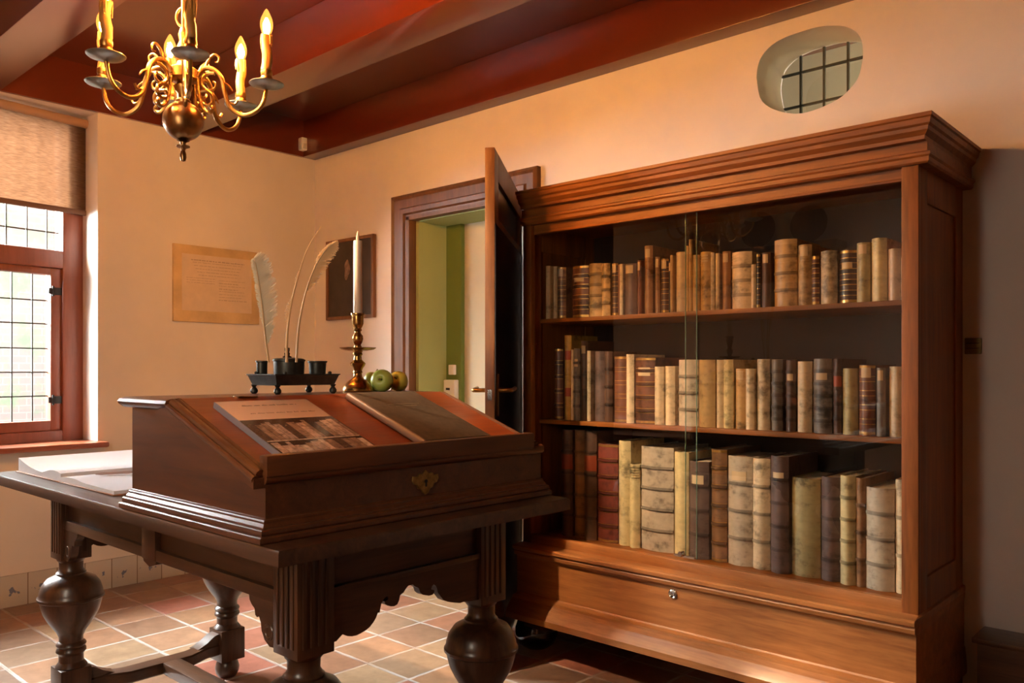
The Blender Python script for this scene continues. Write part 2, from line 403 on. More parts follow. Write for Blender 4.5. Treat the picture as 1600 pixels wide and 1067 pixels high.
# local: thickness from y=-.042 (left face, towards window) to y=0 (face to bookcase) ; sign fixed by angle
TH = .042
df = MB()
df.box(L - .12, L, -TH, 0, .02, 2.24, .004, MD); df.box(0, .12, -TH, 0, .02, 2.24, .004, MD)
for z0, z1 in ((.02, .25), (.95, 1.1), (1.90, 1.955), (2.12, 2.24)): df.box(.12, L - .12, -TH, 0, z0, z1, .003, MD)
df.build('frame', DOORW['z'], dr)
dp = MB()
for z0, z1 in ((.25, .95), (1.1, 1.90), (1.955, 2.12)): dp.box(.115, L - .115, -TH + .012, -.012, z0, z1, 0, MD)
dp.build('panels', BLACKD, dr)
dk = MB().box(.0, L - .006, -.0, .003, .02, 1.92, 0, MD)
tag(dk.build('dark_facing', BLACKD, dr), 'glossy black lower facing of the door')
for sgn, nm in ((1, 'towards bookcase'), (-1, 'towards window')):
    h = MB(); y0 = .003 if sgn > 0 else -TH
    zc = 1.19
    h.box(L - .075, L - .045, y0, y0 + sgn * .006, zc - .09, zc + .09, .002, MD) if sgn > 0 else h.box(L - .075, L - .045, y0 + sgn * .006, y0, zc - .09, zc + .09, .002, MD)
    h.tube([MD @ Vector(p) for p in smooth_curve([(L - .06, y0, zc + .02), (L - .06, y0 + sgn * .05, zc + .02), (L - .085, y0 + sgn * .062, zc + .02), (L - .18, y0 + sgn * .062, zc + .026)], 5)], .0095, 10)
    h.build('door_handle', BRASS, dr)
MB().box(L - .001, L + .002, -TH + .012, -.012, 1.17, 1.215, 0, MD).build('lock_plate', CHROME, dr)

# ------------------------------------------------------------------ leaded window (slightly skewed in its recess)
th = math.radians(7.2)
MW = Matrix(((math.sin(th), math.cos(th), 0, -5.30), (-math.cos(th), math.sin(th), 0, 1.93), (0, 0, 1, 0), (0, 0, 0, 1)))   # s, depth into room, z
wf = MB(); S1 = 1.475
wf.box(-.02, .125, -.07, .03, .85, ZB, .008, MW); wf.box(S1 - .125, S1 + .02, -.07, .03, .85, ZB, .008, MW)
wf.box(.12, S1 - .12, -.07, .025, .85, .94, .008, MW); wf.box(.12, S1 - .12, -.07, .03, 1.895, 2.0, .010, MW); wf.box(.12, S1 - .12, -.07, .025, 2.74, ZB, .005, MW)
wf.box(S1 / 2 - .045, S1 / 2 + .045, -.07, .025, .9, 2.78, .008, MW)
win = struct(wf.build('window_1', WINW), 'red-brown leaded casement window')
def leads(m, s0, s1, z0, z1, ns, zs):
    for s in ns: m.box(s - .0035, s + .0035, -.036, -.026, z0, z1, 0, MW)
    for z in zs: m.box(s0, s1, -.036, -.026, z - .0035, z + .0035, 0, MW)
for c, (a, b) in enumerate(((.125, S1 / 2 - .045), (S1 / 2 + .045, S1 - .125))):
    cs = MB()
    cs.box(a, a + .062, -.05, .012, .94, 1.895, .006, MW); cs.box(b - .062, b, -.05, .012, .94, 1.895, .006, MW)
    cs.box(a + .06, b - .06, -.05, .010, .94, 1.0, .006, MW); cs.box(a + .06, b - .06, -.05, .010, 1.855, 1.895, .006, MW)
    co = cs.build('casement', WINW, win)
    MB().box(a + .06, b - .06, -.033, -.029, 1.0, 1.857, 0, MW).build('glass', WGLASS, co)
    lm = MB(); leads(lm, a + .06, b - .06, 1.0, 1.857, [.271 + .111 * k + (a - .125) for k in range(4) if .271 + .111 * k + a - .125 < b - .07], (1.144, 1.283, 1.422, 1.567, 1.704))
    lm.build('leading', LEAD, co)
    for z in (1.12, 1.76):
        hm = MB(); sx = a + .055 if c == 0 else b - .055
        hm.box(sx - .055, sx - .008, .012, .02, z - .022, z + .022, .003, MW) if c == 0 else hm.box(sx + .008, sx + .055, .012, .02, z - .022, z + .022, .003, MW)
        hm.box(sx - .03, sx + .02, .01, .018, z - .018, z + .018, .003, MW)
        hm.lathe([(.006, -.03), (.008, 0), (.006, .03)], seg=10, M=MW @ Matrix.Translation((sx - .004, .02, z)))
        hm.build('hinge', IRON, co)
    MB().box(a, b, -.033, -.029, 2.0, 2.745, 0, MW).build('upper_glass', WGLASS, win)
    lm = MB(); leads(lm, a, b, 2.0, 2.745, [.19 + .111 * k + (a - .125) for k in range(5)], (2.11, 2.25, 2.39, 2.53, 2.67)); lm.build('upper_leading', LEAD, win)
sill = MB(); sill.box(-5.36, -4.985, .40, 1.972, .846, .879, .012)
struct(sill.build('window_sill', wood('sill_paint', (.24, .062, .026), (.33, .09, .04), .3, 'y', .3)), 'glossy red-brown window sill')
bd = thing('roller_blind', (-5.25, 1.9, 2.79), 'half lowered brown linen roller blind over the leaded window', 'blind')
f = MB()
nk = 48; fp = [(1.46 * k / nk, .064 + .002 * math.sin(k * .7)) for k in range(nk + 1)]
f.prism(fp + [(a, b + .0015) for a, b in fp[::-1]], 'z', 2.25, 2.755, MW)
f.build('fabric', LINEN, bd)
MB().tube([MW @ Vector((.0, .078, 2.768)), MW @ Vector((1.46, .078, 2.768))], .026, 14).build('roller', flat('blind_roller', (.33, .2, .13), .5), bd)
MB().box(-.004, 1.464, .055, .073, 2.222, 2.252, .004, MW).build('bottom_bar', flat('blind_bar', (.12, .06, .035), .5), bd)
MB().box(-.012, .0, .05, .062, 2.21, 2.79, .003, MW).build('side_guide', WHITEP, bd)
# garden outside
def garden_mat():
    m, nt, out = new_mat('garden_brick')
    tc = nd(nt, 'TexCoord'); sp = nd(nt, 'SeparateXYZ', {0: tc.outputs['Object']}); cm = nd(nt, 'CombineXYZ', {0: sp.outputs[1], 1: sp.outputs[2]})
    br = nd(nt, 'TexBrick', {'Vector': cm.outputs[0], 'Color1': (.058, .042, .040), 'Color2': (.050, .039, .037), 'Mortar': (.066, .061, .058), 'Scale': 4.5})
    n = nd(nt, 'TexNoise', {'Vector': tc.outputs['Object'], 'Scale': 4., 'Detail': 6., 'Roughness': .7})
    c = mix(nt, ramp(nt, n.outputs[0], [(.5, (0, 0, 0)), (.62, (1, 1, 1))]), br.outputs[0], (.034, .050, .028))
    principled(nt, out, Base_Color=c, Roughness=.9); return m
GARD = garden_mat()
struct(box(-8.6, -8.4, -5, 8, -.3, 4.2).build('wall_garden', GARD), 'pale garden wall beyond the window')
struct(box(-9, -5.48, -6, 9, -.4, -.1).build('ground', flat('garden_gravel', (.07, .06, .06), .9, noise=.3, scale=9)), 'pale garden ground outside the window')
LEAF = flat('leaf_green', (.022, .044, .010), .5, noise=.5, scale=20)
for (x, y, z, r, lab) in ((-7.4, 1.95, .0, .55, 'green shrub outside the window, low behind the lower panes'), (-7.2, 3.9, .0, .7, 'green shrub farther back against the garden wall')):
    m = MB()
    for k in range(420):
        a, b = random.uniform(0, 2 * PI), random.uniform(-.2, 1.4)
        rr = r * random.uniform(.6, 1.); p = Vector((x + rr * math.cos(a) * math.cos(b) * .8, y + rr * math.sin(a) * math.cos(b), z + .25 * r + rr * math.sin(b)))
        q = Matrix.Rotation(random.uniform(0, PI), 3, 'X') @ Matrix.Rotation(random.uniform(0, PI), 3, 'Z')
        s_ = random.uniform(.03, .07)
        m.faces([p + q @ Vector(v) * s_ for v in ((-1, 0, 0), (0, -.45, .1), (1, 0, 0), (0, .45, .1))], [(0, 1, 2, 3)])
    t = thing('shrub', (x, y, -.1), lab, 'shrub')
    m.build('foliage', LEAF, t, smooth=0)
    MB().tube([(x, y, -.1), (x + .03, y, .2), (x - .02, y + .03, .45)], [.03, .02, .012], 8).build('stem', flat('bark', (.1, .06, .04), .8), t)

# ---- oval window
ow = struct(box(-1.77, -1.12, WT - .006, WT - .002, 2.35, 2.82).build('window_2', WGLASS), 'oval leaded window high in the bookcase wall')
m = MB()
for x in (-1.69, -1.585, -1.477, -1.37, -1.262): m.box(x - .005, x + .005, WT - .012, WT, 2.38, 2.80)
for z in (2.667, 2.513): m.box(-1.70, -1.14, WT - .012, WT, z - .005, z + .005)
m.build('leading', LEAD, ow)

# ------------------------------------------------------------------ things on the walls
def pt(u, v, x=None, y=None, z=None): pass
doc = thing('wall_document', (XA, 2.685, 1.85), 'yellowed handwritten document mounted on the wall beside the window', 'document')
PARCH = flat('aged_parchment', (.60, .42, .21), .7, noise=.18, scale=7); SHEET = flat('document_sheet', (.64, .50, .36), .75, noise=.05)
box(XA, XA + .022, 2.387, 2.983, 1.603, 2.092, .003).build('mount', PARCH, doc)
box(XA + .020, XA + .0235, 2.44, 2.925, 1.675, 2.035).build('sheet', SHEET, doc)
hw = MB(); rr = random.Random(3)
def scribble(y0, y1, z, h):
    y = y0
    while y < y1:
        l = rr.uniform(.008, .03); hw.box(XA + .0234, XA + .0242, y, min(y + l, y1), z - h / 2, z + h / 2 * rr.uniform(.3, 1)); y += l + rr.uniform(.002, .008)
for k, z in enumerate((2.0, 1.985, 1.965, 1.945, 1.925, 1.905)): scribble(2.50 + .01 * k, 2.87 - .01 * k, z, .0035 if k else .008)
for z in (1.885, 1.87, 1.855): scribble(2.47, 2.66, z, .003)
for z in (1.88, 1.862, 1.845, 1.825, 1.81, 1.79, 1.772, 1.752): scribble(2.69, 2.90 - .1 * rr.random(), z, .005 if z in (1.862, 1.752, 1.825) else .003)
hw.build('handwriting', flat('faded_ink', (.40, .31, .235), .8), doc)
pic = thing('framed_picture', (-4.64, YB, 1.92), 'dark picture in a thin brown frame on the wall behind the candle', 'picture')
m = MB(); y0, y1 = YB - .028, YB
m.box(-4.907, -4.885, y0, y1, 1.645, 2.20, .003); m.box(-4.395, -4.373, y0, y1, 1.645, 2.20, .003); m.box(-4.885, -4.395, y0, y1, 1.645, 1.667, .003); m.box(-4.885, -4.395, y0, y1, 2.178, 2.20, .003)
m.build('frame', wood('frame_brown', (.12, .05, .02), (.24, .11, .045), .45, 'z'), pic)
box(-4.887, -4.393, YB - .016, YB - .004, 1.665, 2.18).build('panel', flat('dark_canvas', (.045, .034, .026), .6, noise=.3, scale=9), pic)
m = MB(); m.prism([(-4.672 + (.030 + .008 * math.cos(3 * a)) * math.cos(a), 1.985 + (.068 + .012 * math.sin(2 * a)) * math.sin(a)) for a in [2 * PI * k / 18 for k in range(18)]], 'y', YB - .018, YB - .0155)
tag(m.build('pale_figure', flat('pale_paint', (.30, .20, .14), .7, noise=.5, scale=30), pic), 'small pale figure painted on the dark picture')
det = thing('motion_detector', (XA + .03, 3.335, 2.87), 'white motion detector on the dark board in the ceiling corner', 'detector')
box(XA + .025, XA + .075, 3.285, 3.33, 2.845, 2.935, .008).build('casing', WHITEP, det)
box(XA + .0745, XA + .078, 3.293, 3.322, 2.855, 2.893, .002).build('lens', flat('frosted_lens', (.6, .58, .55), .2), det)
pl = thing('brass_plate', (-.80, YB, 1.387), 'small dull brass plate on the wall right of the bookcase', 'plate')
m = box(-.838, -.782, YB - .012, YB, 1.357, 1.417, .003); m.build('plate', flat('dull_brass', (.16, .12, .045), .45, .6, .3, 50), pl)
m = MB(); m.box(-.832, -.788, YB - .0135, YB - .011, 1.396, 1.399).box(-.832, -.788, YB - .0135, YB - .011, 1.377, 1.380); m.build('grooves', IRON, pl)
ch = thing('low_chest', (-.4, 3.36, 0), 'dark low wooden chest on the floor right of the bookcase', 'chest')
box(-.775, .6, 3.26, 3.44, .33, .35, .006).build('lid', OAK['x'], ch)
box(-.76, .59, 3.275, 3.435, .03, .331, .004).build('body', OAK['x'], ch)
box(-.77, .6, 3.265, 3.437, 0, .05, .006).build('plinth', OAK['x'], ch)

# ------------------------------------------------------------------ bookcase
X0, X1, YF = -2.583, -.845, 2.90
bc = thing('bookcase', ((X0 + X1) / 2, 3.15, 0), 'large walnut bookcase with sliding glass doors full of old books', 'bookcase')
YK = YB - .006
m = MB(); m.box(X0, X0 + .05, YF, YF + .03, .47, 1.99, .003); tag(m.build('stile', WAL['z'], bc), 'left front stile of the bookcase')
m = MB(); m.box(X1 - .053, X1, YF, YF + .03, .47, 1.99, .003); tag(m.build('stile', WAL['z'], bc), 'right front stile of the bookcase')
for xs, nm in ((X0, 'left'), (X1 - .03, 'right')):
    m = MB(); m.box(xs + .008, xs + .022, YF + .03, YK, .1, 2.0)
    for a, b, c, d in ((YF + .028, YF + .10, .1, 2.0), (YK - .09, YK, .1, 2.0), (YF + .1, YK - .09, .1, .60), (YF + .1, YK - .09, 1.86, 2.0)): m.box(xs, xs + .03, a, b, c, d, .003)
    tag(m.build('side_panel', WAL['z'], bc), nm + ' panelled side of the bookcase')
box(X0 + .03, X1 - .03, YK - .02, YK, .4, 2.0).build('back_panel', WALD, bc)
box(X0 + .028, X1 - .028, YF + .02, YK - .02, .495, .519, .002).build('bottom_board', WAL['x'], bc)
S1Z, S2Z = 1.538, 1.063
for z, nm in ((S1Z, 'upper'), (S2Z, 'lower')):
    tag(box(X0 + .03, X1 - .03, 2.983, YK - .02, z - .019, z, .003).build('shelf', WAL['x'], bc), nm + ' book shelf')
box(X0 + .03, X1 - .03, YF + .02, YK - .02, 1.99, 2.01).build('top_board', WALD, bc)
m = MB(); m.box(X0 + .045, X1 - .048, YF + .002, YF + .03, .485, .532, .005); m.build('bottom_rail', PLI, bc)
m = MB(); m.box(X0 + .05, X1 - .053, YF + .022, YF + .05, 1.93, 1.99).box(X0 + .085, X1 - .053, YF + .010, YF + .03, 1.927, 1.938, .003); m.build('top_rail', WAL['x'], bc)
fz = MB(); fz.loft(X0 + .02, X1 - .02, YF + .04, YK, [(.0, 1.972), (.05, 1.972), (.056, 1.978), (.056, 1.992), (.062, 1.998), (.062, 2.006), (.050, 2.012), (.050, 2.044), (.0, 2.044)], (.4, 1, 1, 0))
fz.build('frieze', WAL['x'], bc, smooth=12)
co = MB(); co.loft(X0 + .02, X1 - .02, YF + .02, YK, [(.0, 2.040), (.058, 2.044), (.060, 2.056), (.068, 2.062), (.076, 2.070), (.078, 2.082), (.086, 2.088), (.090, 2.104), (.096, 2.108), (.096, 2.120), (.0, 2.122)], (0, .85, 1, 0))
co.build('cornice', WAL['x'], bc, smooth=12)
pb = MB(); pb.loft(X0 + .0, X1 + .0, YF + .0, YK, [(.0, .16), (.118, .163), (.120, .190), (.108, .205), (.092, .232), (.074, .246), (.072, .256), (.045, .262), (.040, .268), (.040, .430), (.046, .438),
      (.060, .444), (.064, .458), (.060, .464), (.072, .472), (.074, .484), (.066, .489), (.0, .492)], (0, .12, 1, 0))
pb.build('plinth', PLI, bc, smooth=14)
for x, y in ((X0 + .05, 2.94), (X1 - .08, 2.94), (X0 + .08, 3.34), (X1 - .08, 3.34)):
    MB().lathe([(.0, 0), (.055, 0), (.085, .022), (.1, .06), (.1, .09), (.088, .125), (.06, .15), (.055, .162), (.0, .162)], x, y, 0, 32).build('bun_foot', EBONY, bc)
m = MB(); m.lathe([(.0, 0), (.019, 0), (.019, .006), (.014, .009), (.008, .006), (.0, .004)], seg=24, M=Matrix.Translation((-1.746, 2.861, .405)) @ Matrix.Rotation(PI / 2, 4, 'X'))
m.build('lock', CHROME, bc)
m = MB(); m.box(-1.795, -1.70, YF + .043, YF + .052, .536, .546).lathe([(.0, 0), (.012, 0), (.012, .02), (.009, .026), (.0, .026)], seg=16, M=Matrix.Translation((-1.752, YF + .044, .552)) @ Matrix.Rotation(PI / 2, 4, 'X'))
m.build('glass_lock', CHROME, bc)
for a, b, y, nm in ((-2.347, -1.697, 2.957, 'left'), (-1.756, X1 - .05, 2.968, 'right')):
    g = MB().box(a, b, y, y + .006, .533, 1.935).build('sliding_glass', GLASS, bc); tag(g, nm + ' sliding glass pane')
    e = MB().box(b - .0015, b, y + .0005, y + .0055, .533, 1.935) if nm == 'left' else MB().box(a, a + .0015, y + .0005, y + .0055, .533, 1.935)
    e.build('polished_edge', GEDGE, g)

# ---- the books:  u left, u right, v top, kind, colour (see COL), features
F_, HY, A_ = 1290., 577., math.atan2(1180, 1290)
_f = (-math.sin(A_), math.cos(A_)); _r = (math.cos(A_), math.sin(A_))
YS = 3.02
def on_y(u, v, y):
    a = (u - 800) / F_; dx, dy = _f[0] + _r[0] * a, _f[1] + _r[1] * a; t = y / dy
    return dx * t, 1.3 - (v - HY) / F_ * t
COL = {'cr': (.60, .46, .29), 'ye': (.62, .50, .26), 'ta': (.50, .31, .13), 'ol': (.38, .30, .13), 'gr': (.44, .36, .27), 'pk': (.56, .42, .31),
       'rb': (.17, .06, .03), 'db': (.095, .048, .03), 'bk': (.035, .025, .02), 'pu': (.12, .075, .065), 'rd': (.20, .045, .03), 'mu': (.46, .27, .05), 'gy': (.17, .14, .115), 'br': (.26, .13, .06)}
CN = {'cr': 'cream vellum', 'ye': 'yellowed vellum', 'ta': 'tan vellum', 'ol': 'olive tan vellum', 'gr': 'greyish vellum', 'pk': 'pinkish vellum', 'rb': 'reddish brown leather', 'db': 'dark brown leather',
      'bk': 'black leather', 'pu': 'dull purple brown leather', 'rd': 'deep red leather', 'mu': 'mustard yellow', 'gy': 'grey brown leather', 'br': 'mid brown leather'}
# features: b<n> raised bands, g gilt lines, l pale label, r red label, t ridges at the top
TOP = [(852, 859, 416, 'ta', ''), (859.5, 866, 416, 'ta', ''), (869, 882, 418, 'br', 'lg'), (890, 915, 416, 'rb', 'lgb4'), (917, 937.5, 412.5, 'ta', 'b4'), (938, 951, 412, 'ta', 'b3'), (952, 961.6, 410.6, 'db', 'lg'),
       (962, 967.5, 413, 'rb', ''), (968, 973, 412.7, 'cr', ''), (973.5, 992, 413, 'pu', 'l'), (995, 1001.5, 407, 'rb', 'l'), (1002, 1015, 384, 'br', 'l'), (1021, 1028.5, 401.5, 'br', 'l'), (1029, 1041, 404, 'db', 'lg'),
       (1042, 1046.5, 408, 'bk', 'l'), (1047, 1051, 399, 'ta', ''), (1052, 1066.5, 394, 'cr', ''), (1070, 1074, 384, 'ta', ''), (1074.5, 1079.5, 374, 'ta', ''), (1080, 1090.5, 398.7, 'ta', ''), (1092, 1109, 394, 'ta', 'lt'),
       (1110, 1116, 395, 'cr', ''), (1117, 1123, 396, 'cr', ''), (1125, 1138, 393, 'br', 'l'), (1140, 1171, 394.5, 'cr', 'b3t'), (1173, 1180.5, 413.5, 'cr', ''), (1181, 1187, 396.5, 'bk', 'g'), (1188, 1201.5, 395, 'db', 'l'),
       (1205, 1240, 375, 'ta', 'b3'), (1244.5, 1265.5, 383, 'ta', 'l'), (1266, 1277.5, 400, 'rb', 'gb4'), (1280.5, 1306, 393, 'cr', 't'), (1308, 1335, 391, 'db', 'lgb4'), (1337, 1358, 380, 'ol', 'l'), (1360, 1384, 373, 'ye', 't'),
       (1385, 1405, 389, 'pk', ''), (1407, 1414, 402, 'pk', '')]
MIDR = [(861, 874, 544.5, 'rb', 'gb4'), (879, 889.5, 524, 'mu', 'r'), (890, 893.5, 546, 'cr', ''), (894.5, 904, 544.5, 'gy', 'lb4'), (905, 915.5, 532.5, 'db', 'l'), (916.5, 922, 548, 'cr', ''), (923, 940, 549, 'pu', ''), (941, 953.5, 549, 'db', 'b3'),
        (955, 975, 556.5, 'rb', 'g'), (976, 988, 553.5, 'cr', ''), (989, 1020, 558.5, 'rb', 'lgb4'), (1020.7, 1034.7, 572.7, 'cr', ''), (1035.5, 1050.5, 572, 'cr', ''), (1055.7, 1085.7, 562, 'gr', 'b3'), (1088.7, 1114, 562, 'ta', ''),
        (1116.5, 1127, 562, 'cr', ''), (1127.7, 1143, 561.7, 'ye', ''), (1144, 1162, 576, 'ta', 'l'), (1164, 1177, 576, 'cr', ''), (1179, 1198.7, 561, 'cr', 't'), (1201.7, 1219, 561.7, 'gy', 'b5'), (1225, 1240, 562.5, 'db', 'lb5'),
        (1243, 1265.5, 564.7, 'cr', ''), (1268, 1297, 560.5, 'gy', 'lb5'), (1299, 1311.7, 560.5, 'db', 'rb4'), (1313, 1336.5, 575.5, 'ol', 't'), (1340, 1365, 570, 'rb', 'lg'), (1368, 1382, 574.7, 'gy', 'l'), (1386, 1411, 572.5, 'cr', '')]
LOW = [(873, 890, 671, 'db', 'rb4'), (893, 908.5, 672, 'br', 'b4'), (909.5, 928.5, 672, 'db', 'rb4'), (929, 960, 693, 'rd', 'gb5'), (961, 979.6, 688.5, 'ye', ''), (980.5, 996, 725, 'ye', 't'), (996.7, 1047, 697, 'gr', 'b4'), (1051, 1073, 705.8, 'ye', ''),
       (1074, 1104, 720, 'pu', 'lb3'), (1107, 1131, 701.6, 'br', 'gb5'), (1133, 1171, 712, 'gr', 'lb3'), (1172, 1199, 716, 'cr', 'b3'), (1202, 1230, 712, 'pu', 'lb4'), (1232, 1277, 746, 'ol', ''), (1278.5, 1307.7, 745, 'pu', 'b4'),
       (1310, 1334, 742.7, 'ye', 'b4'), (1334.7, 1350, 747, 'br', 'b3'), (1350.7, 1395, 760.7, 'gr', 'b3'), (1395.7, 1416, 749.5, 'cr', 'b2')]
ORD = 'first second third fourth fifth sixth seventh eighth ninth tenth eleventh twelfth thirteenth fourteenth fifteenth sixteenth seventeenth eighteenth nineteenth'.split()
LBL = flat('paper_label', (.62, .45, .27), .7); RLBL = flat('red_label', (.33, .06, .02), .5)
def ordinal(i, n):
    if i < len(ORD) and i < n - 15: return ORD[i] + ' from left'
    j = n - 1 - i
    return (ORD[j] + ' from right') if j else 'last on the right'
def arc(w, d0, bulge, n=8):      # rounded spine from left to right, local x in [0, w], y forward is negative
    return [(w * k / n, d0 - bulge * math.sin(PI * k / n)) for k in range(n + 1)]
def make_book(x0, x1, z0, z1, col, feat, label, group, depth):
    w, h = x1 - x0, z1 - z0
    kind = 'vellum' if col in ('cr', 'ye', 'ta', 'ol', 'gr', 'pk', 'mu') else 'leather'
    y0 = YS + random.uniform(-.006, .012); bul = min(.020, w * .36); bt = min(.005, w * .14)
    base = COL[col]; j = random.uniform(.88, 1.12); base = tuple(round(c * j, 3) for c in base)
    mt = book_mat(base, kind)
    o = thing('book', ((x0 + x1) / 2, y0 + depth / 2, z0), label, 'book', group)
    out = [(x0 + p[0], y0 + bul + p[1]) for p in arc(w, 0, bul)]
    inn = [(x0 + bt + (w - 2 * bt) * k / 8, y0 + bul + bt - bul * .8 * math.sin(PI * k / 8)) for k in range(9)]
    poly = out + [(x1, y0 + depth), (x1 - bt, y0 + depth)] + inn[::-1] + [(x0 + bt, y0 + depth), (x0, y0 + depth)]
    c = MB(); c.prism(poly, 'z', z0, z1)
    nb = int(feat[feat.index('b') + 1]) if 'b' in feat else 0
    def band(za, zb, dr, m):
        a = [(x0 + p[0], y0 + bul + p[1]) for p in arc(w, -dr, bul)]; b_ = [(x0 + p[0], y0 + bul + p[1]) for p in arc(w, .001, bul)]
        m.prism(a + b_[::-1], 'z', za, zb)
    zs = [z0 + h * (k + 1) / (nb + 1) for k in range(nb)]
    for z in zs:
        m = MB(); band(z - .0066, z + .0066, .0036, m); band(z - .0036, z + .0036, .0064, m)
        m.build('raised_band', book_mat(tuple(round(q * .52, 3) for q in base), kind), o)  # bands toned darker: dirt, plus missing shading put into the colour
    if 't' in feat:
        for k in range(5): band(z1 - .013 - k * .011, z1 - .009 - k * .011, .0032, c)
    c.build('cover', mt, o)
    p = MB(); p.box(x0 + bt, x1 - bt, y0 + bul + bt, y0 + depth - .006, z0 + .003, z1 - .005); p.build('page_block', PAPER, o)
    if 'g' in feat:
        m = MB()
        for z in (zs or [z0 + h * q for q in (.2, .4, .6, .8)]):
            band(z + .008, z + .0105, .0009, m); band(z - .0105, z - .008, .0009, m)
        band(z0 + .004, z0 + .014, .0009, m); band(z1 - .012, z1 - .003, .0009, m)
        m.build('gilt_lines', GILT, o)
    if 'l' in feat:
        m = MB(); a0 = .2; zc = z1 - h * .11 - (.03 if nb else .0); hh = min(.018, .06 * h + .004)
        a = [(x0 + w * q, y0 + bul - bul * math.sin(PI * q) - .0016) for q in (a0, .35, .5, .65, 1 - a0)]; b_ = [(x0 + w * q, y0 + bul - bul * math.sin(PI * q) + .001) for q in (a0, .35, .5, .65, 1 - a0)]
        m.prism(a + b_[::-1], 'z', zc - hh, zc + hh); m.build('spine_label', LBL, o)
    if 'r' in feat:
        m = MB()
        if col == 'mu':
            band(z1 - .115, z1 - .072, .0012, m); m.build('red_label', RLBL, o); m = MB(); band(z0 + .11, z0 + .15, .0012, m)
        else: band(z0 + h * .63, z0 + h * .77, .0014, m)
        m.build('red_label', RLBL, o)
    return o
for rows, zb_, gname, sname in ((TOP, S1Z, 'old books on the top shelf', 'top shelf'), (MIDR, S2Z, 'old books on the middle shelf', 'middle shelf'), (LOW, .519, 'old books on the bottom shelf', 'bottom shelf')):
    prev = -9
    for i, (u0, u1, vt, col, feat) in enumerate(rows):
        xa, z1 = on_y(u0, vt, YS); xb, _ = on_y(u1, vt, YS)
        xa = max(xa, prev + .0006); xb = min(max(xb, xa + .006), X1 - .0315); prev = xb
        extra = ' with gilt lines' if 'g' in feat else ' with red label' if 'r' in feat else ' with pale label' if 'l' in feat else ' with raised bands' if 'b' in feat else ''
        w_ = xb - xa; size = 'thin ' if w_ < .022 else 'thick ' if w_ > .075 else ''
        make_book(xa, xb, zb_ + .0003, z1, col, feat, f'{size}{CN[col]} book{extra} on {sname}, {ordinal(i, len(rows))}', gname, random.uniform(.2, .28) if zb_ > .6 else random.uniform(.28, .33))

# ------------------------------------------------------------------ table
TX0, TX1, TY0, TY1, TT = -3.47, -1.527, .945, 1.925, .92
tb = thing('draw_table', ((TX0 + TX1) / 2, (TY0 + TY1) / 2, 0), 'old dark oak table on bulbous turned legs under the writing desk', 'table')
MB().loft(TX0, TX1, TY0, TY1, [(-.012, TT - .0385), (0, TT - .036), (.0, TT - .008), (-.004, TT - .002), (-.010, TT)]).build('table_top', OAK['x'], tb)
LX0, LX1, LY0, LY1, PW = -3.262, -1.747, 1.152, 1.772, .053
def leg(x, y):
    m = MB()
    m.box(x - PW, x + PW, y - PW, y + PW, .606, TT - .036, .003)
    for k in range(4):          # reeded faces
        for sgn in (-1, 1):
            o = -PW * .62 + k * PW * .41
            m.box(x + o - .006, x + o + .006, y + sgn * PW - .003, y + sgn * PW + .003, .63, TT - .05, .002)
            m.box(x + sgn * PW - .003, x + sgn * PW + .003, y + o - .006, y + o + .006, .63, TT - .05, .002)
    m.lathe([(.0, .61), (.05, .607), (.047, .598), (.041, .592), (.040, .566), (.046, .556), (.051, .552), (.050, .546), (.058, .542), (.082, .530), (.098, .508), (.106, .482), (.107, .472), (.112, .466), (.112, .458), (.105, .453),
             (.102, .436), (.095, .410), (.082, .384), (.066, .358), (.050, .336), (.041, .316), (.041, .300), (.048, .294), (.051, .287), (.048, .280), (.044, .277), (.050, .270), (.051, .262), (.046, .255), (.042, .250), (.042, .225), (.049, .216), (.054, .208), (.0, .206)][::-1], x, y, 0, 36)
    m.box(x - PW, x + PW, y - PW, y + PW, .075, .206, .004)
    m.lathe([(.0, 0), (.036, 0), (.047, .018), (.050, .038), (.044, .060), (.032, .078), (.0, .08)], x, y, 0, 24)
    return m
for x, y, nm in ((LX1, LY0, 'nearest'), (LX0, LY0, 'window end'), (LX1, LY1, 'bookcase end'), (LX0, LY1, 'far')):
    leg(x, y).build('leg', OAK['z'], tb)
# aprons
# scalloped lower edge with curled beaks, (y, z)
APR = [(1.2, .757), (1.2, .625)] + [(1.218, 0.625), (1.225, 0.63), (1.237, 0.638), (1.251, 0.63), (1.265, 0.626), (1.28, 0.625), (1.293, 0.627), (1.309, 0.631), (1.322, 0.637), (1.333, 0.646), (1.341, 0.655), (1.348, 0.668), (1.353, 0.667), (1.356, 0.678), (1.359, 0.689), (1.367, 0.699), (1.376, 0.704), (1.382, 0.702), (1.383, 0.696), (1.377, 0.692), (1.37, 0.692), (1.372, 0.685), (1.379, 0.68), (1.391, 0.675), (1.403, 0.673), (1.413, 0.676), (1.419, 0.686), (1.422, 0.698), (1.434, 0.703), (1.444, 0.713), (1.451, 0.718), (1.467, 0.718), (1.472, 0.713), (1.488, 0.704), (1.493, 0.691), (1.503, 0.683), (1.525, 0.676), (1.538, 0.676), (1.544, 0.681), (1.545, 0.687), (1.534, 0.692), (1.535, 0.699), (1.542, 0.704), (1.549, 0.7), (1.555, 0.69), (1.558, 0.678), (1.568, 0.666), (1.579, 0.653), (1.597, 0.644), (1.62, 0.637), (1.644, 0.631), (1.664, 0.632)] + [(1.69, .627), (1.724, .625), (1.724, .757)]
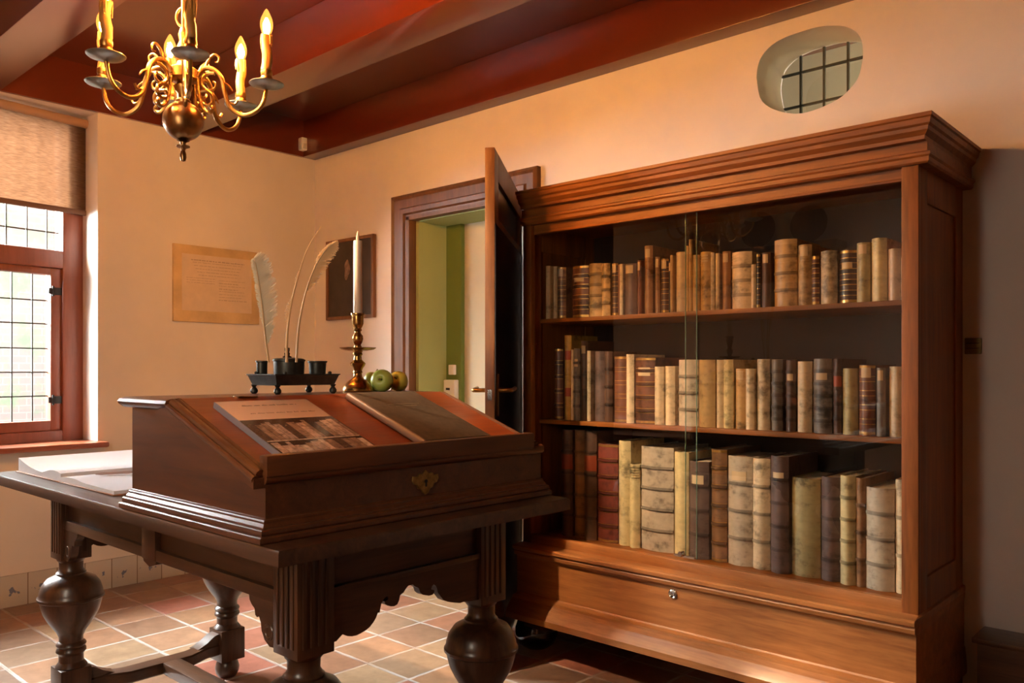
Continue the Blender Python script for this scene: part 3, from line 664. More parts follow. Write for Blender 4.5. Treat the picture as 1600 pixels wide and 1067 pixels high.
for xx, nm in ((LX1, 'front'), (LX0, 'back')):
    m = MB(); s = 1 if nm == 'front' else -1
    xo = xx + s * .030
    m.box(min(xo, xo - s * .03), max(xo, xo - s * .03), LY0 + PW - .005, LY1 - PW + .005, .75, TT - .037)
    m.prism(APR, 'x', xo - .012, xo + .012)
    m.box(xo - .016, xo + .018, LY0 + PW - .003, LY1 - PW + .003, .745, .762, .004)
    m.build('apron', OAK['y'], tb)
for yy, s in ((LY0, -1), (LY1, 1)):
    m = MB(); yo = yy + s * .030; a, b = LX0 + PW - .004, LX1 - PW + .004; mid = (LX0 + LX1) / 2
    m.box(a, b, min(yo, yo - s * .02), max(yo, yo - s * .02), .75, TT - .037)
    m.box(a, b, min(yo + s * .016, yo - s * .012), max(yo + s * .016, yo - s * .012), .722, .757, .004)
    m.box(mid - .045, mid + .045, min(yo, yo + s * .02), max(yo, yo + s * .02), .722, TT - .04, .004)
    m.prism([(mid - .045, .725), (mid - .04, .712), (mid - .02, .706), (mid, .700), (mid + .02, .706), (mid + .04, .712), (mid + .045, .725)], 'y', yo - .015, yo + .015)
    for e, d in ((a, 1), (b, -1)):
        pr = [(0, .73), (0, .625), (.012, .612), (.035, .610), (.058, .622), (.072, .642), (.076, .662), (.084, .676), (.094, .672), (.102, .676), (.106, .692), (.120, .700), (.13, .71), (.134, .73)]
        m.prism([(e + d * u, z) for u, z in pr], 'y', yo - .014, yo + .012)
        m.lathe([(.0, 0), (.010, 0), (.014, .004), (.020, .004), (.024, 0)], seg=16, M=Matrix.Translation((e + d * .040, yo + s * .012, .645)) @ Matrix.Rotation(PI / 2 * (1 if s < 0 else -1), 4, 'X'))
    m.build('apron', OAK['x'], tb)
# stretchers : one at each end with ogee ends, one long between
for xx, s in ((LX0, 1), (LX1, -1)):
    m = MB(); ym = (LY0 + LY1) / 2
    m.prism([(xx - .035, LY0 + .04), (xx + .035, LY0 + .04), (xx + .035 + s * .0, LY0 + .10), (xx + .040 + s * .035, ym - .12), (xx + .04 + s * .035, ym + .12), (xx + .035, LY1 - .10), (xx + .035, LY1 - .04), (xx - .035, LY1 - .04), (xx - .035, LY1 - .10),
             (xx - .04 + s * .035, ym + .12), (xx - .04 + s * .035, ym - .12), (xx - .035, LY0 + .10)], 'z', .105, .150, bev=.006)
    for y, d in ((LY0 + PW, 1), (LY1 - PW, -1)):
        m.prism([(y - d * .005, .148), (y - d * .005, .195), (y + d * .02, .188), (y + d * .05, .168), (y + d * .085, .152), (y + d * .10, .148)], 'x', xx - .03, xx + .03)
    m.build('stretcher', OAK['y'], tb)
box(LX0 + .06, LX1 - .06, 1.462, 1.538, .105, .150, .008).build('stretcher', OAK['x'], tb)

# ------------------------------------------------------------------ writing desk standing on the table
DX0_, DX1_, DY0, DY1 = -2.325, -1.636, .980, 1.917
ds = thing('writing_desk', ((DX0_ + DX1_) / 2, (DY0 + DY1) / 2, TT), 'sloping mahogany writing desk standing on the oak table', 'desk')
bd_ = MB()
side = [(DX0_, TT + .004), (DX1_, TT + .004), (DX1_, 1.062), (-2.125, 1.200), (DX0_, 1.200)]
bd_.prism(side, 'y', DY0, DY1)
bd_.build('body', MAH['x'], ds)
bm_ = MB(); bm_.loft(DX0_, DX1_, DY0, DY1, [(.0, TT + .0005), (.036, TT + .0005), (.037, TT + .004), (.036, TT + .013), (.033, TT + .0155), (.027, TT + .0158), (.028, TT + .020), (.027, TT + .027), (.024, TT + .0295), (.018, TT + .030), (.0175, TT + .033), (.012, TT + .038), (.0105, TT + .040), (.0105, TT + .044), (.008, TT + .047), (.003, TT + .048), (.0, TT + .050)], (0.12, 1, .95, .3))
bm_.build('base_moulding', MAH['x'], ds, smooth=20)
# flat top with rounded edge
ft = MB(); ft.loft(DX0_, -2.06, DY0, DY1 - .03, [(-.01, 1.196), (.012, 1.196), (.016, 1.199), (.022, 1.206), (.024, 1.212), (.021, 1.220), (.012, 1.224), (.0, 1.225)], (1, 0, 1.3, .4))
ft.build('top_board', MAH['y'], ds)
# lid: plane z = 1.225 - .36 (x + 2.05)
SL = .357
def lz(x): return 1.2255 - SL * (x + 2.05)
a_l = math.atan(SL)
ld = MB(); xb_ = -1.650
ld.prism([(-2.06, 1.2235), (-2.05, 1.2255), (xb_, lz(xb_)), (xb_, lz(xb_) - .022), (-2.06, 1.198)], 'y', DY0 + .006, DY1 - .036)
lid = ld.build('lid', LID, ds)
for y, d in ((DY0 + .006, -1), (DY1 - .036, 1)):
    em = MB()
    for o, z, r in ((.004, -.005, .0065), (.018, -.010, .011), (.030, -.021, .009)):
        em.tube([(-2.055, y + d * o, 1.2255 + z), (xb_ + .012, y + d * o, lz(xb_ + .012) + z)], r, 10)
    em.prism([(-2.09, 1.2), (-2.05, 1.205), (xb_ + .015, lz(xb_ + .015) - .018), (xb_ + .015, lz(xb_ + .015) - .040), (-2.13, 1.19)], 'y', min(y, y + d * .036), max(y, y + d * .036))
    em.build('lid_moulding', MAH['x'], ds)
lp = MB()
lp.box(xb_ - .004, xb_ + .030, DY0 - .006, DY1 - .045, 1.062, 1.110, .006)
lp.box(xb_ - .004, xb_ + .018, DY0 + .002, DY1 - .02, 1.05, 1.084, .004)
lp.tube([(xb_ + .012, DY0 - .004, 1.058), (xb_ + .012, DY1 + .005, 1.058)], .014, 12)
lp.build('book_ledge', MAH['y'], ds)
for yh in (1.17, 1.72): box(-2.068, -2.04, yh - .028, yh + .028, 1.2235, 1.2275, .001).build('lid_hinge', BRASSD, ds)
# escutcheon
es = MB(); cy, cz = 1.449, 1.006
pts = [(0, .030), (.012, .020), (.022, .022), (.030, .014), (.044, .016), (.046, .004), (.040, -.006), (.030, -.008), (.026, -.018), (.016, -.020), (.010, -.030), (0, -.036)]
poly = [(cy + u, cz + v) for u, v in pts] + [(cy - u, cz + v) for u, v in pts[-2:0:-1]]
es.prism(poly, 'x', DX1_ - .001, DX1_ + .004, bev=.001)
eo = es.build('escutcheon', flat('dull_gilt', (.30, .18, .055), .42, .8, .4, 70), ds)
MB().lathe([(0, 0), (.005, 0), (.005, .002), (0, .002)], seg=12, M=Matrix.Translation((DX1_ + .0035, cy, cz)) @ Matrix.Rotation(PI / 2, 4, 'Y')).box(DX1_ + .0035, DX1_ + .0055, cy - .002, cy + .002, cz - .014, cz).build('keyhole', IRON, eo)

# ---- books on the lid (local frame: a = down the slope, b = along +y, c = out of the lid)
ML = Matrix(((math.cos(a_l), 0, math.sin(a_l), -2.05), (0, 1, 0, 0), (-math.sin(a_l), 0, math.cos(a_l), 1.2255), (0, 0, 0, 1)))
cb = thing('catalogue', tuple(ML @ Vector((.24, 1.18, 0))), 'catalogue with a photo of old books on its cover, lying on the sloping lid', 'book')
A0, A1, B0, B1 = .070, .408, 1.040, 1.312
MB().box(A0 + .002, A1 - .002, B0 + .002, B1 - .002, .0005, .0135, 0, ML).build('page_block', PAGEE, cb)
MB().box(A0, A1, B0, B1, .0135, .016, .0004, ML).build('front_cover', flat('salmon_cover', (.74, .53, .42), .25, coat=.4), cb)
MB().box(A0, A1, B0 - .001, B0 + .0015, .0003, .016, 0, ML).build('spine', flat('grey_spine', (.22, .205, .225), .35), cb)
ph = MB().box(A0 + .128, A1 - .001, B0 + .0015, B1 - .0005, .0158, .0163, 0, ML)
pho = ph.build('cover_photo', flat('photo_dark', (.045, .03, .022), .18, coat=.5), cb)
PB = [flat('photo_book_%d' % i, c, .2, noise=.5, scale=90, coat=.4) for i, c in enumerate(((.50, .34, .26), (.30, .19, .13), (.11, .07, .045), (.05, .033, .025), (.62, .45, .34)))]
rr = random.Random(11); grp = [MB() for _ in PB]
for (a0, a1) in ((A0 + .14, A0 + .255), (A0 + .268, A1 - .003)):
    b = B0 + .006
    while b < B1 - .01:
        wd = rr.uniform(.011, .030); top = a0 + rr.uniform(0, .024); k = rr.choice((0, 0, 1, 1, 2, 3, 4, 2))
        grp[k].box(top, a1, b, min(b + wd - .0015, B1 - .003), .0162, .01655, 0, ML); b += wd
for mt, g in zip(PB, grp): g.build('pictured_spines', mt, pho)
MB().box(A0 + .257, A0 + .263, B0 + .004, B1 - .002, .0162, .0166, 0, ML).build('pictured_shelf', PB[4], pho)
tx = MB(); rr = random.Random(5)
for a, b0, b1, hgt in ((A0 + .028, B0 + .058, B1 - .055, .0095), (A0 + .083, B0 + .055, B1 - .025, .006)):
    b = b0
    while b < b1:
        for k in range(rr.randint(3, 8)):
            if b >= b1: break
            l = rr.uniform(.0022, .0042); hh = hgt * rr.choice((.6, .6, 1.))
            tx.box(a + hgt - hh, a + hgt, b, b + l * .55, .0158, .0162, 0, ML); tx.box(a + hgt - hgt * .5, a + hgt - hgt * .3, b, b + l, .0158, .0162, 0, ML); b += l + .0012
        b += .005
tx.build('title_lines', flat('title_ink', (.035, .02, .015), .6), cb)
gb = thing('grey_book', tuple(ML @ Vector((.23, 1.6, 0))), 'large closed grey brown book lying on the right of the sloping lid', 'book')
A0, A1, B0, B1 = .046, .406, 1.472, 1.722
GBK = flat('grey_brown_cloth', (.075, .050, .028), .8, noise=.2, scale=60, spec=.25)
MB().box(A0, A1, B0, B1, .019, .0225, .0008, ML).build('front_cover', GBK, gb)
MB().box(A0 + .003, A1 - .003, B0 + .003, B1 - .004, .0035, .019, 0, ML).build('page_block', PAGEE, gb)
MB().box(A0, A1, B0, B1, .0003, .0035, .0008, ML).build('back_cover', GBK, gb)
MB().tube([ML @ Vector((A0, B0 + .002, .0115)), ML @ Vector((A1, B0 + .002, .0115))], .0112, 12).build('spine', flat('brown_spine', (.23, .13, .085), .45), gb)
tl = MB()
for k, (a, b0, b1) in enumerate(((A0 + .10, 1.54, 1.66), (A0 + .115, 1.56, 1.64))):
    b = b0
    while b < b1: tl.box(a, a + .004, b, b + .004, .0224, .0228, 0, ML); b += .0058
tl.build('blind_title', flat('faint_title', (.16, .12, .07), .5), gb)

# ---- ink stand
ZT = 1.2255
ik = thing('ink_tray', (-2.23, 1.43, ZT), 'dark pewter ink tray on ball feet on the desk top', 'tray')
IX0, IX1, IY0, IY1 = -2.292, -2.135, 1.312, 1.535
tr = MB()
tr.loft(IX0 + .01, IX1 - .01, IY0 + .01, IY1 - .01, [(.0, 1.252), (.0, 1.254), (.010, 1.282), (.013, 1.283), (.013, 1.286), (.008, 1.286), (-.004, 1.258), (-.02, 1.257)])
for x, y in ((IX1, (IY0 + IY1) / 2 - .08), (IX0 + .05, IY0), (IX1 - .02, IY1 - .02)): tr.lathe([(.0, 1.284), (.005, 1.284), (.006, 1.292), (.0, 1.295)], x - .003, y + .002, 0, 10)
tr.build('tray', PEWT, ik)
for x, y in ((IX1 - .012, IY0 + .014), (IX0 + .014, IY0 + .014), (IX1 - .012, IY1 - .014), (IX0 + .014, IY1 - .014)):
    MB().lathe([(.0, 1.2257), (.006, 1.2257), (.011, 1.231), (.0115, 1.237), (.008, 1.243), (.005, 1.246), (.010, 1.2535), (.0, 1.2545)], x, y, 0, 16).build('ball_foot', PEWT, ik)
def cup(name, x, y, r0, r1, z1, label, lid=False):
    o = thing(name, (x, y, 1.2585), label, 'inkwell' if lid else 'cup')
    c = MB(); c.lathe([(0, 1.2585), (r0, 1.2585), (r0 + .001, 1.262), (r1 - .001, z1 - .006), (r1 + .002, z1 - .004), (r1 + .002, z1), (r1 - .003, z1), (r0 - .003, 1.264), (0, 1.262)], x, y, 0, 32)
    c.build('cup_body' if not lid else 'bowl', PEWT, o)
    if lid:
        l = MB(); l.lathe([(0, z1 - .001), (r1 * .96, z1 - .001), (r1 * .98, z1 + .002), (r1 * .8, z1 + .004), (r1 * .4, z1 + .006), (0, z1 + .006)], x, y, 0, 32); l.build('lid', PEWT, o)
        k = MB(); k.lathe([(0, 0), (.013, 0), (.014, .004), (.008, .008), (.009, .014), (.006, .018), (.008, .022), (.008, .031), (0, .033)], x - .004, y - .004, z1 + .005, 18); k.build('knob', EBONY, o)
    return o
cup('inkwell', -2.222, 1.412, .044, .0475, 1.330, 'round dark pewter inkwell in the middle of the ink tray', True)
cup('pounce_cup', -2.252, 1.337, .0145, .017, 1.326, 'small dark pewter cup at the left end of the ink tray')
cup('sand_cup', -2.195, 1.497, .023, .028, 1.326, 'wider dark pewter cup right of the inkwell')
# ---- quills (curved shaft in a plane facing the viewer)
def px3(u, v, dep): 
    a = (u - 800) / F_; return Vector((( _f[0] + _r[0] * a) * dep, (_f[1] + _r[1] * a) * dep, 1.3 - (v - HY) / F_ * dep))
def quill(pix, dep, rad, vanes, col, label, seed):
    pts = smooth_curve([px3(u, v, dep + k * .004) for k, (u, v) in enumerate(pix)], 8); n = len(pts)
    o = thing('quill_pen', tuple(pts[0]), label, 'quill')
    MB().tube(pts, [rad * (1 - .8 * i / (n - 1)) for i in range(n)], 8).build('shaft', flat('quill_shaft', (.55, .36, .18), .4), o)
    m = MB(); rr = random.Random(seed); view = Vector((_f[0], _f[1], 0))
    for side, t0, t1, ln, droop in vanes:
        nb = int((t1 - t0) * 330)
        for k in range(nb):
            t = t0 + (t1 - t0) * k / nb; i = min(int(t * (n - 1)), n - 2); p = pts[i].lerp(pts[i + 1], t * (n - 1) - i)
            d = (pts[i + 1] - pts[i]).normalized(); sd = view.cross(d).normalized() * side
            q = (t - t0) / (t1 - t0); env = math.sin(PI * min(1, max(.0, q)) ** .75) ** .6
            if rr.random() < .16: continue
            l = ln * env * rr.uniform(.62, 1.1); wv = view * rr.uniform(-.004, .004)
            dr = (sd * .8 + d * (.62 - droop * q)).normalized(); wdt = d * .0017
            p1 = p + dr * l * .5 + wv * .5; p2 = p + dr * l * .8 + d * l * (.05 if rr.random() > .2 else -.12) + sd * l * .12 + wv
            m.faces([p - wdt, p + wdt, p1 - wdt, p1 + wdt, p2 - wdt * .5, p2 + wdt * .5], [(0, 1, 3, 2), (2, 3, 5, 4)])
    fm, nt, out = new_mat('feather')
    d_ = nd(nt, 'BsdfDiffuse', {'Color': col}); t_ = nd(nt, 'BsdfTranslucent', {'Color': col}); mx = nd(nt, 'MixShader', {0: .4, 1: d_.outputs[0], 2: t_.outputs[0]}); nt.links.new(mx.outputs[0], out.inputs[0])
    m.build('vane', fm, o, smooth=0)
quill([(420, 566), (414, 520), (408, 465), (400, 415), (396, 404)], 2.455, .0035, [(1, .16, .99, .060, .25), (-1, .3, .99, .020, .1)], (.62, .52, .36), 'white feather quill leaning left out of the inkwell', 1)
quill([(448, 566), (449, 520), (456, 470), (468, 425), (480, 390), (501, 354)], 2.46, .0042, [(-1, .24, .42, .018, .4), (-1, .5, .62, .010, .2)], (.60, .40, .22), 'tall bare quill with a long curved shaft, middle of the three', 2)
quill([(463, 566), (467, 510), (477, 460), (491, 420), (508, 392), (527, 376)], 2.465, .004, [(1, .42, .995, .042, .3), (-1, .6, .99, .012, .2)], (.66, .44, .22), 'buff feather quill curving right in front of the dark picture', 3)
# ---- candlestick, candle
cx_, cy_ = -2.232, 1.680
cs = thing('candlestick', (cx_, cy_, ZT), 'turned brass candlestick with a wide drip plate', 'candlestick')
MB().lathe([(0, 0), (.050, 0), (.051, .004), (.049, .012), (.044, .022), (.034, .034), (.022, .042), (.015, .050), (.0135, .060), (.016, .064), (.014, .070), (.017, .078), (.024, .088), (.026, .094), (.022, .098), (.014, .106), (.012, .118), (.016, .124), (.014, .130), (.017, .136),
           (.0, .137)], cx_, cy_, ZT + .0003, 36).build('base', BRASSY, cs)
MB().lathe([(0, .136), (.03, .136), (.052, .140), (.060, .145), (.0605, .147), (.052, .144), (.0, .141)], cx_, cy_, ZT, 40).build('drip_plate', BRASSY, cs)
MB().lathe([(0, .141), (.012, .141), (.013, .150), (.010, .156), (.015, .164), (.018, .176), (.017, .186), (.011, .194), (.010, .200), (.014, .204), (.012, .210), (.016, .218), (.019, .226), (.0195, .252), (.023, .256), (.023, .261), (.0155, .261), (.0155, .25), (0, .25)], cx_, cy_, ZT, 32).build('socket', BRASSY, cs)
cd = thing('candle', (cx_, cy_, ZT + .251), 'ivory candle standing in the brass candlestick', 'candle')
MB().lathe([(0, .2505), (.0150, .2505), (.0148, .3), (.0143, .498), (.0135, .502), (.0, .499)], cx_, cy_, ZT, 28).build('wax', WAX, cd)
MB().lathe([(0, .499), (.004, .499), (.0058, .509), (.005, .520), (.002, .532), (0, .536)], cx_, cy_, ZT, 16).build('flame_tip', flat('flame_plastic', (.75, .52, .32), .35), cd)
# ---- apples
def apple_mat(name, a, b):
    m, nt, out = new_mat(name); tc = nd(nt, 'TexCoord'); n = nd(nt, 'TexNoise', {'Vector': tc.outputs['Object'], 'Scale': 16., 'Detail': 4.})
    principled(nt, out, Base_Color=ramp(nt, n.outputs[0], [(.35, a), (.65, b)]), Roughness=.35); return m
AP = [apple_mat('green_apple', (.36, .44, .05), (.52, .58, .12)), apple_mat('yellow_green_apple', (.46, .40, .03), (.62, .52, .08))]
for (x, y, r, tilt, az, mi, lab) in ((-2.268, 1.772, .034, .25, 1.2, 0, 'green apple right behind the candlestick foot, upright'), (-2.205, 1.762, .038, 1.35, -.9, 0, 'green apple in front with its dark blossom end facing out'), (-2.222, 1.846, .0345, 1.15, -1.0, 1, 'yellowish apple rightmost on the desk top')):
    t = thing('apple', (x, y, ZT), lab, 'apple', 'apples on the desk top')
    M = Matrix.Translation((x, y, ZT + r * .93)) @ Matrix.Rotation(az, 4, 'Z') @ Matrix.Rotation(tilt, 4, 'Y')
    pr = [(0, -.82), (.12, -.90), (.3, -.93), (.6, -.82), (.85, -.5), (.98, -.1), (1., .15), (.93, .5), (.72, .8), (.42, .93), (.2, .88), (.07, .74), (0, .66)]
    prof = [(p.x, p.y) for p in smooth_curve([(a * r, b * r, 0) for a, b in pr], 3)]
    prof = [(max(0, a), b) for a, b in prof]
    MB().lathe(prof, seg=26, M=M).build('flesh', AP[mi], t)
    MB().tube([M @ Vector((0, 0, .66 * r)), M @ Vector((.03 * r, 0, 1.0 * r)), M @ Vector((.14 * r, 0, 1.35 * r))], .0022, 6).build('stem', flat('apple_stem', (.1, .06, .03), .7), t)
    MB().lathe([(0, -.80 * r), (.10 * r, -.905 * r), (.19 * r, -.935 * r), (.12 * r, -.92 * r), (0, -.9 * r)], seg=10, M=M).build('blossom_end', flat('apple_eye', (.05, .03, .015), .8), t)
# ---- guest book with pen on the table
gx0, gx1, gy0 = -3.425, -2.545, 1.015
gbk = thing('guest_book', (-2.99, 1.2, TT), 'thick open guest book lying on the table behind the writing desk', 'book')
gm = -2.99
def pages(xa, xb, zt, w=.0):
    n = 12; top = []
    for k in range(n + 1):
        q = k / n; top.append((xa + (xb - xa) * q, TT + .004 + zt(q)))
    return [(xb, TT + .004), (xa, TT + .004)] + top
m = MB(); m.prism(pages(gx0 + .012, gm, lambda q: .026 + .022 * (1 - q) ** 3 - .012 * math.sin(PI * q) + .012 * math.sin(PI * max(0, q - .6) / .4)), 'y', gy0 + .008, gy0 + .62)
m.build('page_block', PAGEW, gbk)
m = MB(); m.prism(pages(gm, gx1 - .01, lambda q: .014 - .004 * q + .006 * math.sin(PI * min(1, q * 2.2))), 'y', gy0 + .008, gy0 + .62); m.build('page_block', PAGEW, gbk)
m = MB(); m.box(gx0, gm - .004, gy0, gy0 + .63, TT + .0003, TT + .004, .001).box(gm + .004, gx1, gy0, gy0 + .63, TT + .0003, TT + .004, .001).box(gm - .006, gm + .006, gy0, gy0 + .63, TT + .0003, TT + .003); m.build('cover', flat('tan_cover', (.30, .13, .06), .5), gbk)
pn = thing('ballpoint_pen', (-2.88, 1.2, TT + .02), 'slim pen with a blue end lying in the open guest book', 'pen')
zp = TT + .0285
pa, pb_ = Vector((-2.90, 1.10, zp)), Vector((-2.83, 1.30, zp))
MB().tube([pa, pa.lerp(pb_, .08), pa.lerp(pb_, .75)], [.0015, .0045, .0045], 10).build('barrel', flat('pen_barrel', (.5, .36, .33), .3), pn)
MB().tube([pa.lerp(pb_, .72), pa.lerp(pb_, .98), pb_], [.0055, .0055, .004], 10).build('cap', flat('blue_plastic', (.03, .03, .30), .3), pn)

# ------------------------------------------------------------------ chandelier
hx_, hy_ = -2.590, 1.254
cl = thing('chandelier', (hx_, hy_, ZC), 'brass chandelier with six electric candles hanging above the table', 'chandelier')
MB().lathe([(0, -.131), (.007, -.128), (.010, -.118), (.0095, -.106), (.006, -.095), (.009, -.088), (.021, -.083), (.021, -.080), (.008, -.076), (.010, -.068), (.020, -.063), (.0, -.06)][::1], hx_, hy_, 2.103, 24).build('finial', BRASSD, cl)
MB().lathe([(.063 * math.sin(PI * k / 22), -.063 * math.cos(PI * k / 22)) for k in range(23)], hx_, hy_, 2.103, 40).build('ball', BRASSD, cl)
MB().lathe([(0, .06), (.022, .058), (.024, .066), (.014, .074), (.016, .085), (.026, .1), (.03, .112), (.018, .122), (.040, .130), (.047, .136), (.047, .165), (.040, .170), (.026, .176), (.020, .19), (.026, .21), (.022, .235), (.012, .26), (.016, .28), (.009, .3), (0, .31)], hx_, hy_, 2.103, 32).build('column', BRASS, cl)
MB().tube([(hx_, hy_, 2.40), (hx_, hy_, ZC)], .006, 10).lathe([(0, -.03), (.02, -.028), (.045, -.008), (.05, 0), (0, 0)], hx_, hy_, ZC, 24).build('hanging_rod', BRASS, cl)
m = MB(); m.tube([Vector((hx_, hy_, 2.44)) + Vector((.022 * math.cos(a) * _r[0], .022 * math.cos(a) * _r[1], .03 * math.sin(a))) for a in [2 * PI * k / 24 for k in range(25)]], .004, 8); m.build('hanging_ring', BRASS, cl)
armp = smooth_curve([(.045, 0, 2.250), (.066, 0, 2.276), (.098, 0, 2.272), (.122, 0, 2.243), (.132, 0, 2.195), (.150, 0, 2.150), (.188, 0, 2.128), (.228, 0, 2.140), (.254, 0, 2.172), (.264, 0, 2.222)], 5)
def spiral(cx, cz, r0, r1, a0, a1, n=16):
    return [(cx + (r0 + (r1 - r0) * k / n) * math.cos(a0 + (a1 - a0) * k / n), 0, cz + (r0 + (r1 - r0) * k / n) * math.sin(a0 + (a1 - a0) * k / n)) for k in range(n + 1)]
CORE = emit('glowing_filament', (1., .48, .138), 2600.)
def bulb_mat():
    m, nt, out = new_mat('amber_bulb_glass')
    t = nd(nt, 'BsdfTransparent', {'Color': (1., .80, .50)}); e = nd(nt, 'Emission', {'Color': (1., .42, .08), 'Strength': .9}); lw = nd(nt, 'LayerWeight', {'Blend': .35})
    a = nd(nt, 'AddShader', {0: t.outputs[0], 1: e.outputs[0]}); g = nd(nt, 'BsdfGlossy', {'Roughness': .05})
    mx = nd(nt, 'MixShader', {0: .06, 1: a.outputs[0], 2: g.outputs[0]}); nt.links.new(mx.outputs[0], out.inputs[0]); return m
BULB = bulb_mat()
ABUL = [5, 66, 121, 178, -122, -64]
NAMEA = ['right', 'right rear', 'rear', 'left rear', 'left front', 'front']
for a_, nm in zip(ABUL, NAMEA):
    a = math.radians(a_)
    dirv = Vector((_r[0] * math.cos(a) + _f[0] * math.sin(a), _r[1] * math.cos(a) + _f[1] * math.sin(a), 0))
    M = Matrix.Translation((hx_, hy_, 0)) @ Matrix.Rotation(math.atan2(dirv.y, dirv.x), 4, 'Z')
    m = MB(); n = len(armp)
    m.tube(armp, [.0085 - .002 * i / n for i in range(n)], 10, M)
    ar = tag(m.build('arm', BRASS, cl), nm + ' curved arm of the chandelier')
    sc = MB()
    sc.tube(spiral(.087, 2.226, .037, .010, 1.25, 7.2, 24), [.0072 - .0035 * k / 24 for k in range(25)], 8, M)
    sc.tube(spiral(.072, 2.176, .030, .009, 2.2, -4.4, 22), [.0068 - .003 * k / 22 for k in range(23)], 8, M)
    sc.tube(smooth_curve([(.070, 0, 2.278), (.080, 0, 2.304), (.098, 0, 2.322), (.112, 0, 2.314), (.110, 0, 2.298), (.100, 0, 2.297)], 4), [.0062 - .0002 * k for k in range(21)], 8, M)
    sc.tube(smooth_curve([(.126, 0, 2.232), (.144, 0, 2.222), (.156, 0, 2.206)], 3), [.005, .005, .0045, .004, .0035, .003, .002], 6, M)
    sc.tube(smooth_curve([(.131, 0, 2.205), (.144, 0, 2.170), (.162, 0, 2.162), (.172, 0, 2.176)], 3), .0042, 6, M)
    sc.tube(smooth_curve([(.045, 0, 2.245), (.050, 0, 2.195), (.060, 0, 2.150), (.080, 0, 2.132), (.093, 0, 2.143), (.086, 0, 2.155)], 4), .0058, 8, M)
    sc.build('scrollwork', BRASS, ar)
    R = armp[-1].x
    MP = M @ Matrix.Translation((R, 0, 0))
    MB().lathe([(0, 2.212), (.010, 2.214), (.03, 2.219), (.050, 2.226), (.055, 2.231), (.055, 2.233), (.046, 2.230), (.02, 2.225), (0, 2.225)], M=MP, seg=36).build('drip_pan', PANM, ar)
    MB().lathe([(0, 2.224), (.015, 2.224), (.019, 2.230), (.016, 2.236), (.019, 2.241), (.019, 2.252), (.0165, 2.256), (.019, 2.262), (.018, 2.274), (0, 2.275)], M=MP, seg=24).build('candle_socket', BRASS, ar)
    sl = MB(); rr = random.Random(a_)
    pf = []
    tz = [2.274 + .118 * k / 9 for k in range(10)]
    sl.tube([MP @ Vector((.003 * math.sin(k * .8 + a_), .0025 * math.cos(k * .9 + a_), z)) for k, z in enumerate(tz)], [.0155 + rr.uniform(-.0012, .0016) for _ in tz], 18)
    for k in range(5):
        aa = rr.uniform(0, 2 * PI); z = 2.392
        sl.tube([MP @ Vector((.0155 * math.cos(aa), .0155 * math.sin(aa), z)), MP @ Vector((.017 * math.cos(aa), .017 * math.sin(aa), z - .02)), MP @ Vector((.0165 * math.cos(aa), .0165 * math.sin(aa), z - rr.uniform(.03, .06)))], [.0035, .0035, .002], 8)
    sl.build('candle_sleeve', SLEEVE, ar)
    bu = MB(); bu.lathe([(p.x, p.y) for p in smooth_curve([(.0105, 2.390, 0), (.016, 2.402, 0), (.0205, 2.420, 0), (.019, 2.440, 0), (.012, 2.458, 0), (.005, 2.472, 0), (.0008, 2.477, 0)], 4)], M=MP, seg=24)
    bu.build('bulb', BULB, ar)
    MB().lathe([(0, 2.394), (.007, 2.398), (.0115, 2.410), (.0115, 2.424), (.007, 2.438), (.003, 2.446), (0, 2.448)], M=MP, seg=14).build('filament', CORE, ar)

# ------------------------------------------------------------------ what the bookcase glass mirrors: mantel on the wall behind the viewer
mt_ = thing('mantel_shelf', (-3.3, YC, 2.3), 'dark mantel shelf on the wall behind the viewer, mirrored in the glass', 'shelf')
MB().loft(-4.2, -2.45, YC, YC + .2, [(-.06, 2.17), (-.05, 2.2), (0, 2.24), (.015, 2.25), (.015, 2.29), (.02, 2.30)], (1, 1, 0, 1)).build('board', OAK['x'], mt_)
MB().box(-4.12, -2.52, YC + .0, YC + .1, 2.02, 2.172, .01).build('moulding', OAK['x'], mt_)
for x, lab in ((-3.62, 'dark round plate on the mantel, left one in the mirrored row'), (-3.13, 'dark round plate on the mantel, middle one in the mirrored row'), (-2.70, 'dark round plate on the mantel, right one in the mirrored row')):
    t = thing('wall_plate', (x, YC + .1, 2.3), lab, 'plate', 'dark plates on the mantel')
    M = Matrix.Translation((x, YC + .09, 2.46)) @ Matrix.Rotation(-PI / 2 + .12, 4, 'X')
    MB().lathe([(0, -.012), (.09, -.012), (.10, -.004), (.15, .006), (.152, .010), (.10, .002), (.085, -.004), (0, -.004)], M=M, seg=40).build('dish', flat('dark_copper', (.04, .02, .014), .4, .5), t)

# ------------------------------------------------------------------ scale to metres
for me in bpy.data.meshes: me.transform(Matrix.Scale(SC, 4))
for o in C.objects:
    o.location = o.location * SC
    if '_o' in o: del o['_o']
def S(v): return tuple(c * SC for c in v)

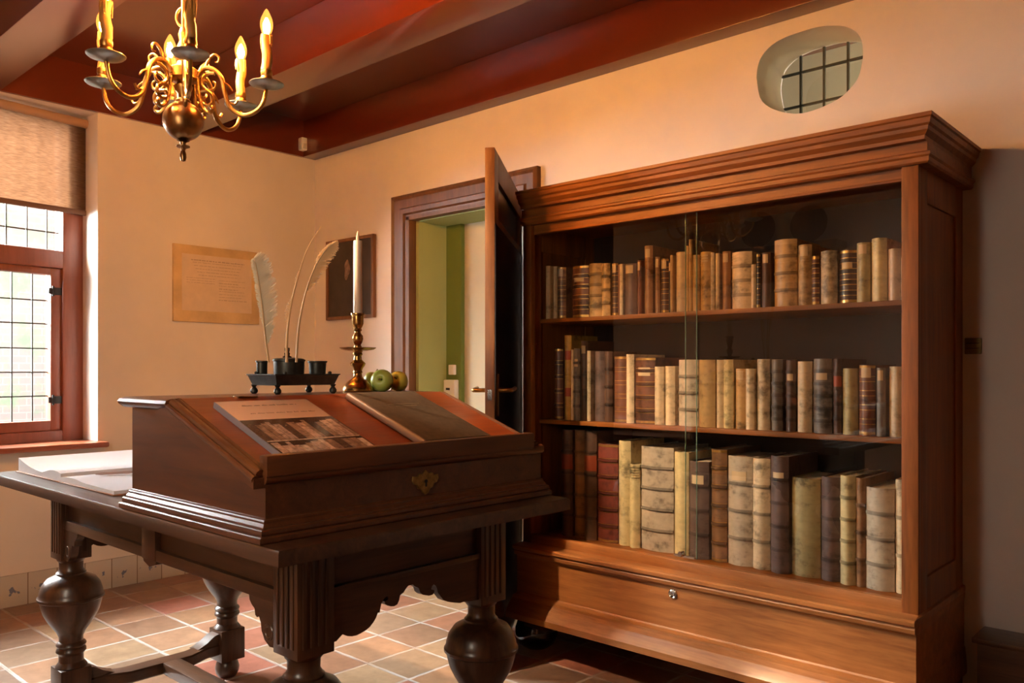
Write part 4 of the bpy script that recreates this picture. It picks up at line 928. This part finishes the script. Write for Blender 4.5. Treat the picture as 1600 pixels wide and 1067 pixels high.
# ------------------------------------------------------------------ light
W = bpy.data.worlds.new('sky'); bpy.context.scene.world = W; W.use_nodes = True
bg = W.node_tree.nodes['Background']; bg.inputs[0].default_value = (1., .97, .95, 1); bg.inputs[1].default_value = 22.
def area(name, loc, target, sx, sy, power, col, portal=False):
    l = bpy.data.lights.new(name, 'AREA'); l.shape = 'RECTANGLE'; l.size = sx * SC; l.size_y = sy * SC; l.energy = power; l.color = col
    o = bpy.data.objects.new(name, l); C.objects.link(o); o.location = S(loc)
    o.rotation_euler = (Vector(target) - Vector(loc)).to_track_quat('-Z', 'Y').to_euler()
    if portal: l.cycles.is_portal = True
    return o
area('window_portal', (-5.42, 1.2, 1.83), (0, 1.4, 1.83), 1.7, 2.0, 1, (1, 1, 1), True)
def point(name, loc, power, col, r):
    l = bpy.data.lights.new(name, 'POINT'); l.energy = power; l.color = col; l.shadow_soft_size = r * SC
    o = bpy.data.objects.new(name, l); C.objects.link(o); o.location = S(loc); return o
point('passage_fill', (-1.1, 4.1, 2.6), 3, (1., .80, .34), .05)  # added fill behind the oval window, no fixture there
area('sky_fill', (-7.0, -.2, 2.9), (-4.2, 1.7, .6), 2.6, 2.6, 3300, (.97, .97, 1.))  # added panel outside, strengthens the daylight through the window
area('rear_fill', (-1.35, -.6, 1.75), (-4.6, 2.4, 1.3), .6, 1.3, 26, (1., .86, .68))  # added soft fill behind the viewer, the wall has no opening
sp = bpy.data.lights.new('plinth_fill_spot', 'SPOT'); sp.energy = 400; sp.color = (1., .74, .50); sp.spot_size = math.radians(54); sp.spot_blend = .8; sp.shadow_soft_size = .03  # added spot without a fixture, brightens the bookcase plinth
spo = bpy.data.objects.new('plinth_fill_spot', sp); C.objects.link(spo); spo.location = S((-2.78, .95, 2.78)); spo.rotation_euler = (Vector((-2.15, 2.85, .22)) - Vector((-2.78, .95, 2.78))).to_track_quat('-Z', 'Y').to_euler()
point('hall_lamp', (-3.75, 3.5 + .12, 1.9), 0.0, (1., .9, .6), .05)


# ------------------------------------------------------------------ camera
cam = bpy.data.cameras.new('camera'); co_ = bpy.data.objects.new('camera', cam); C.objects.link(co_)
cam.sensor_width = 36; cam.lens = 36 * F_ / 1600; cam.shift_x = 0; cam.shift_y = (HY - 533.5) / 1600
cam.clip_start = .02
co_.location = S((0, 0, 1.3)); co_.rotation_euler = (PI / 2, 0, A_)
sc = bpy.context.scene; sc.camera = co_
sc.view_settings.view_transform = 'Standard'; sc.view_settings.look = 'None'; sc.view_settings.gamma = 1; sc.view_settings.exposure = 0.12
sc.view_settings.use_curve_mapping = False
sc.cycles.use_denoising = True
sc.cycles.max_bounces = 10; sc.cycles.diffuse_bounces = 5; sc.cycles.glossy_bounces = 4; sc.cycles.transparent_max_bounces = 16
sc.cycles.caustics_reflective = False; sc.cycles.caustics_refractive = False; sc.cycles.sample_clamp_indirect = 6
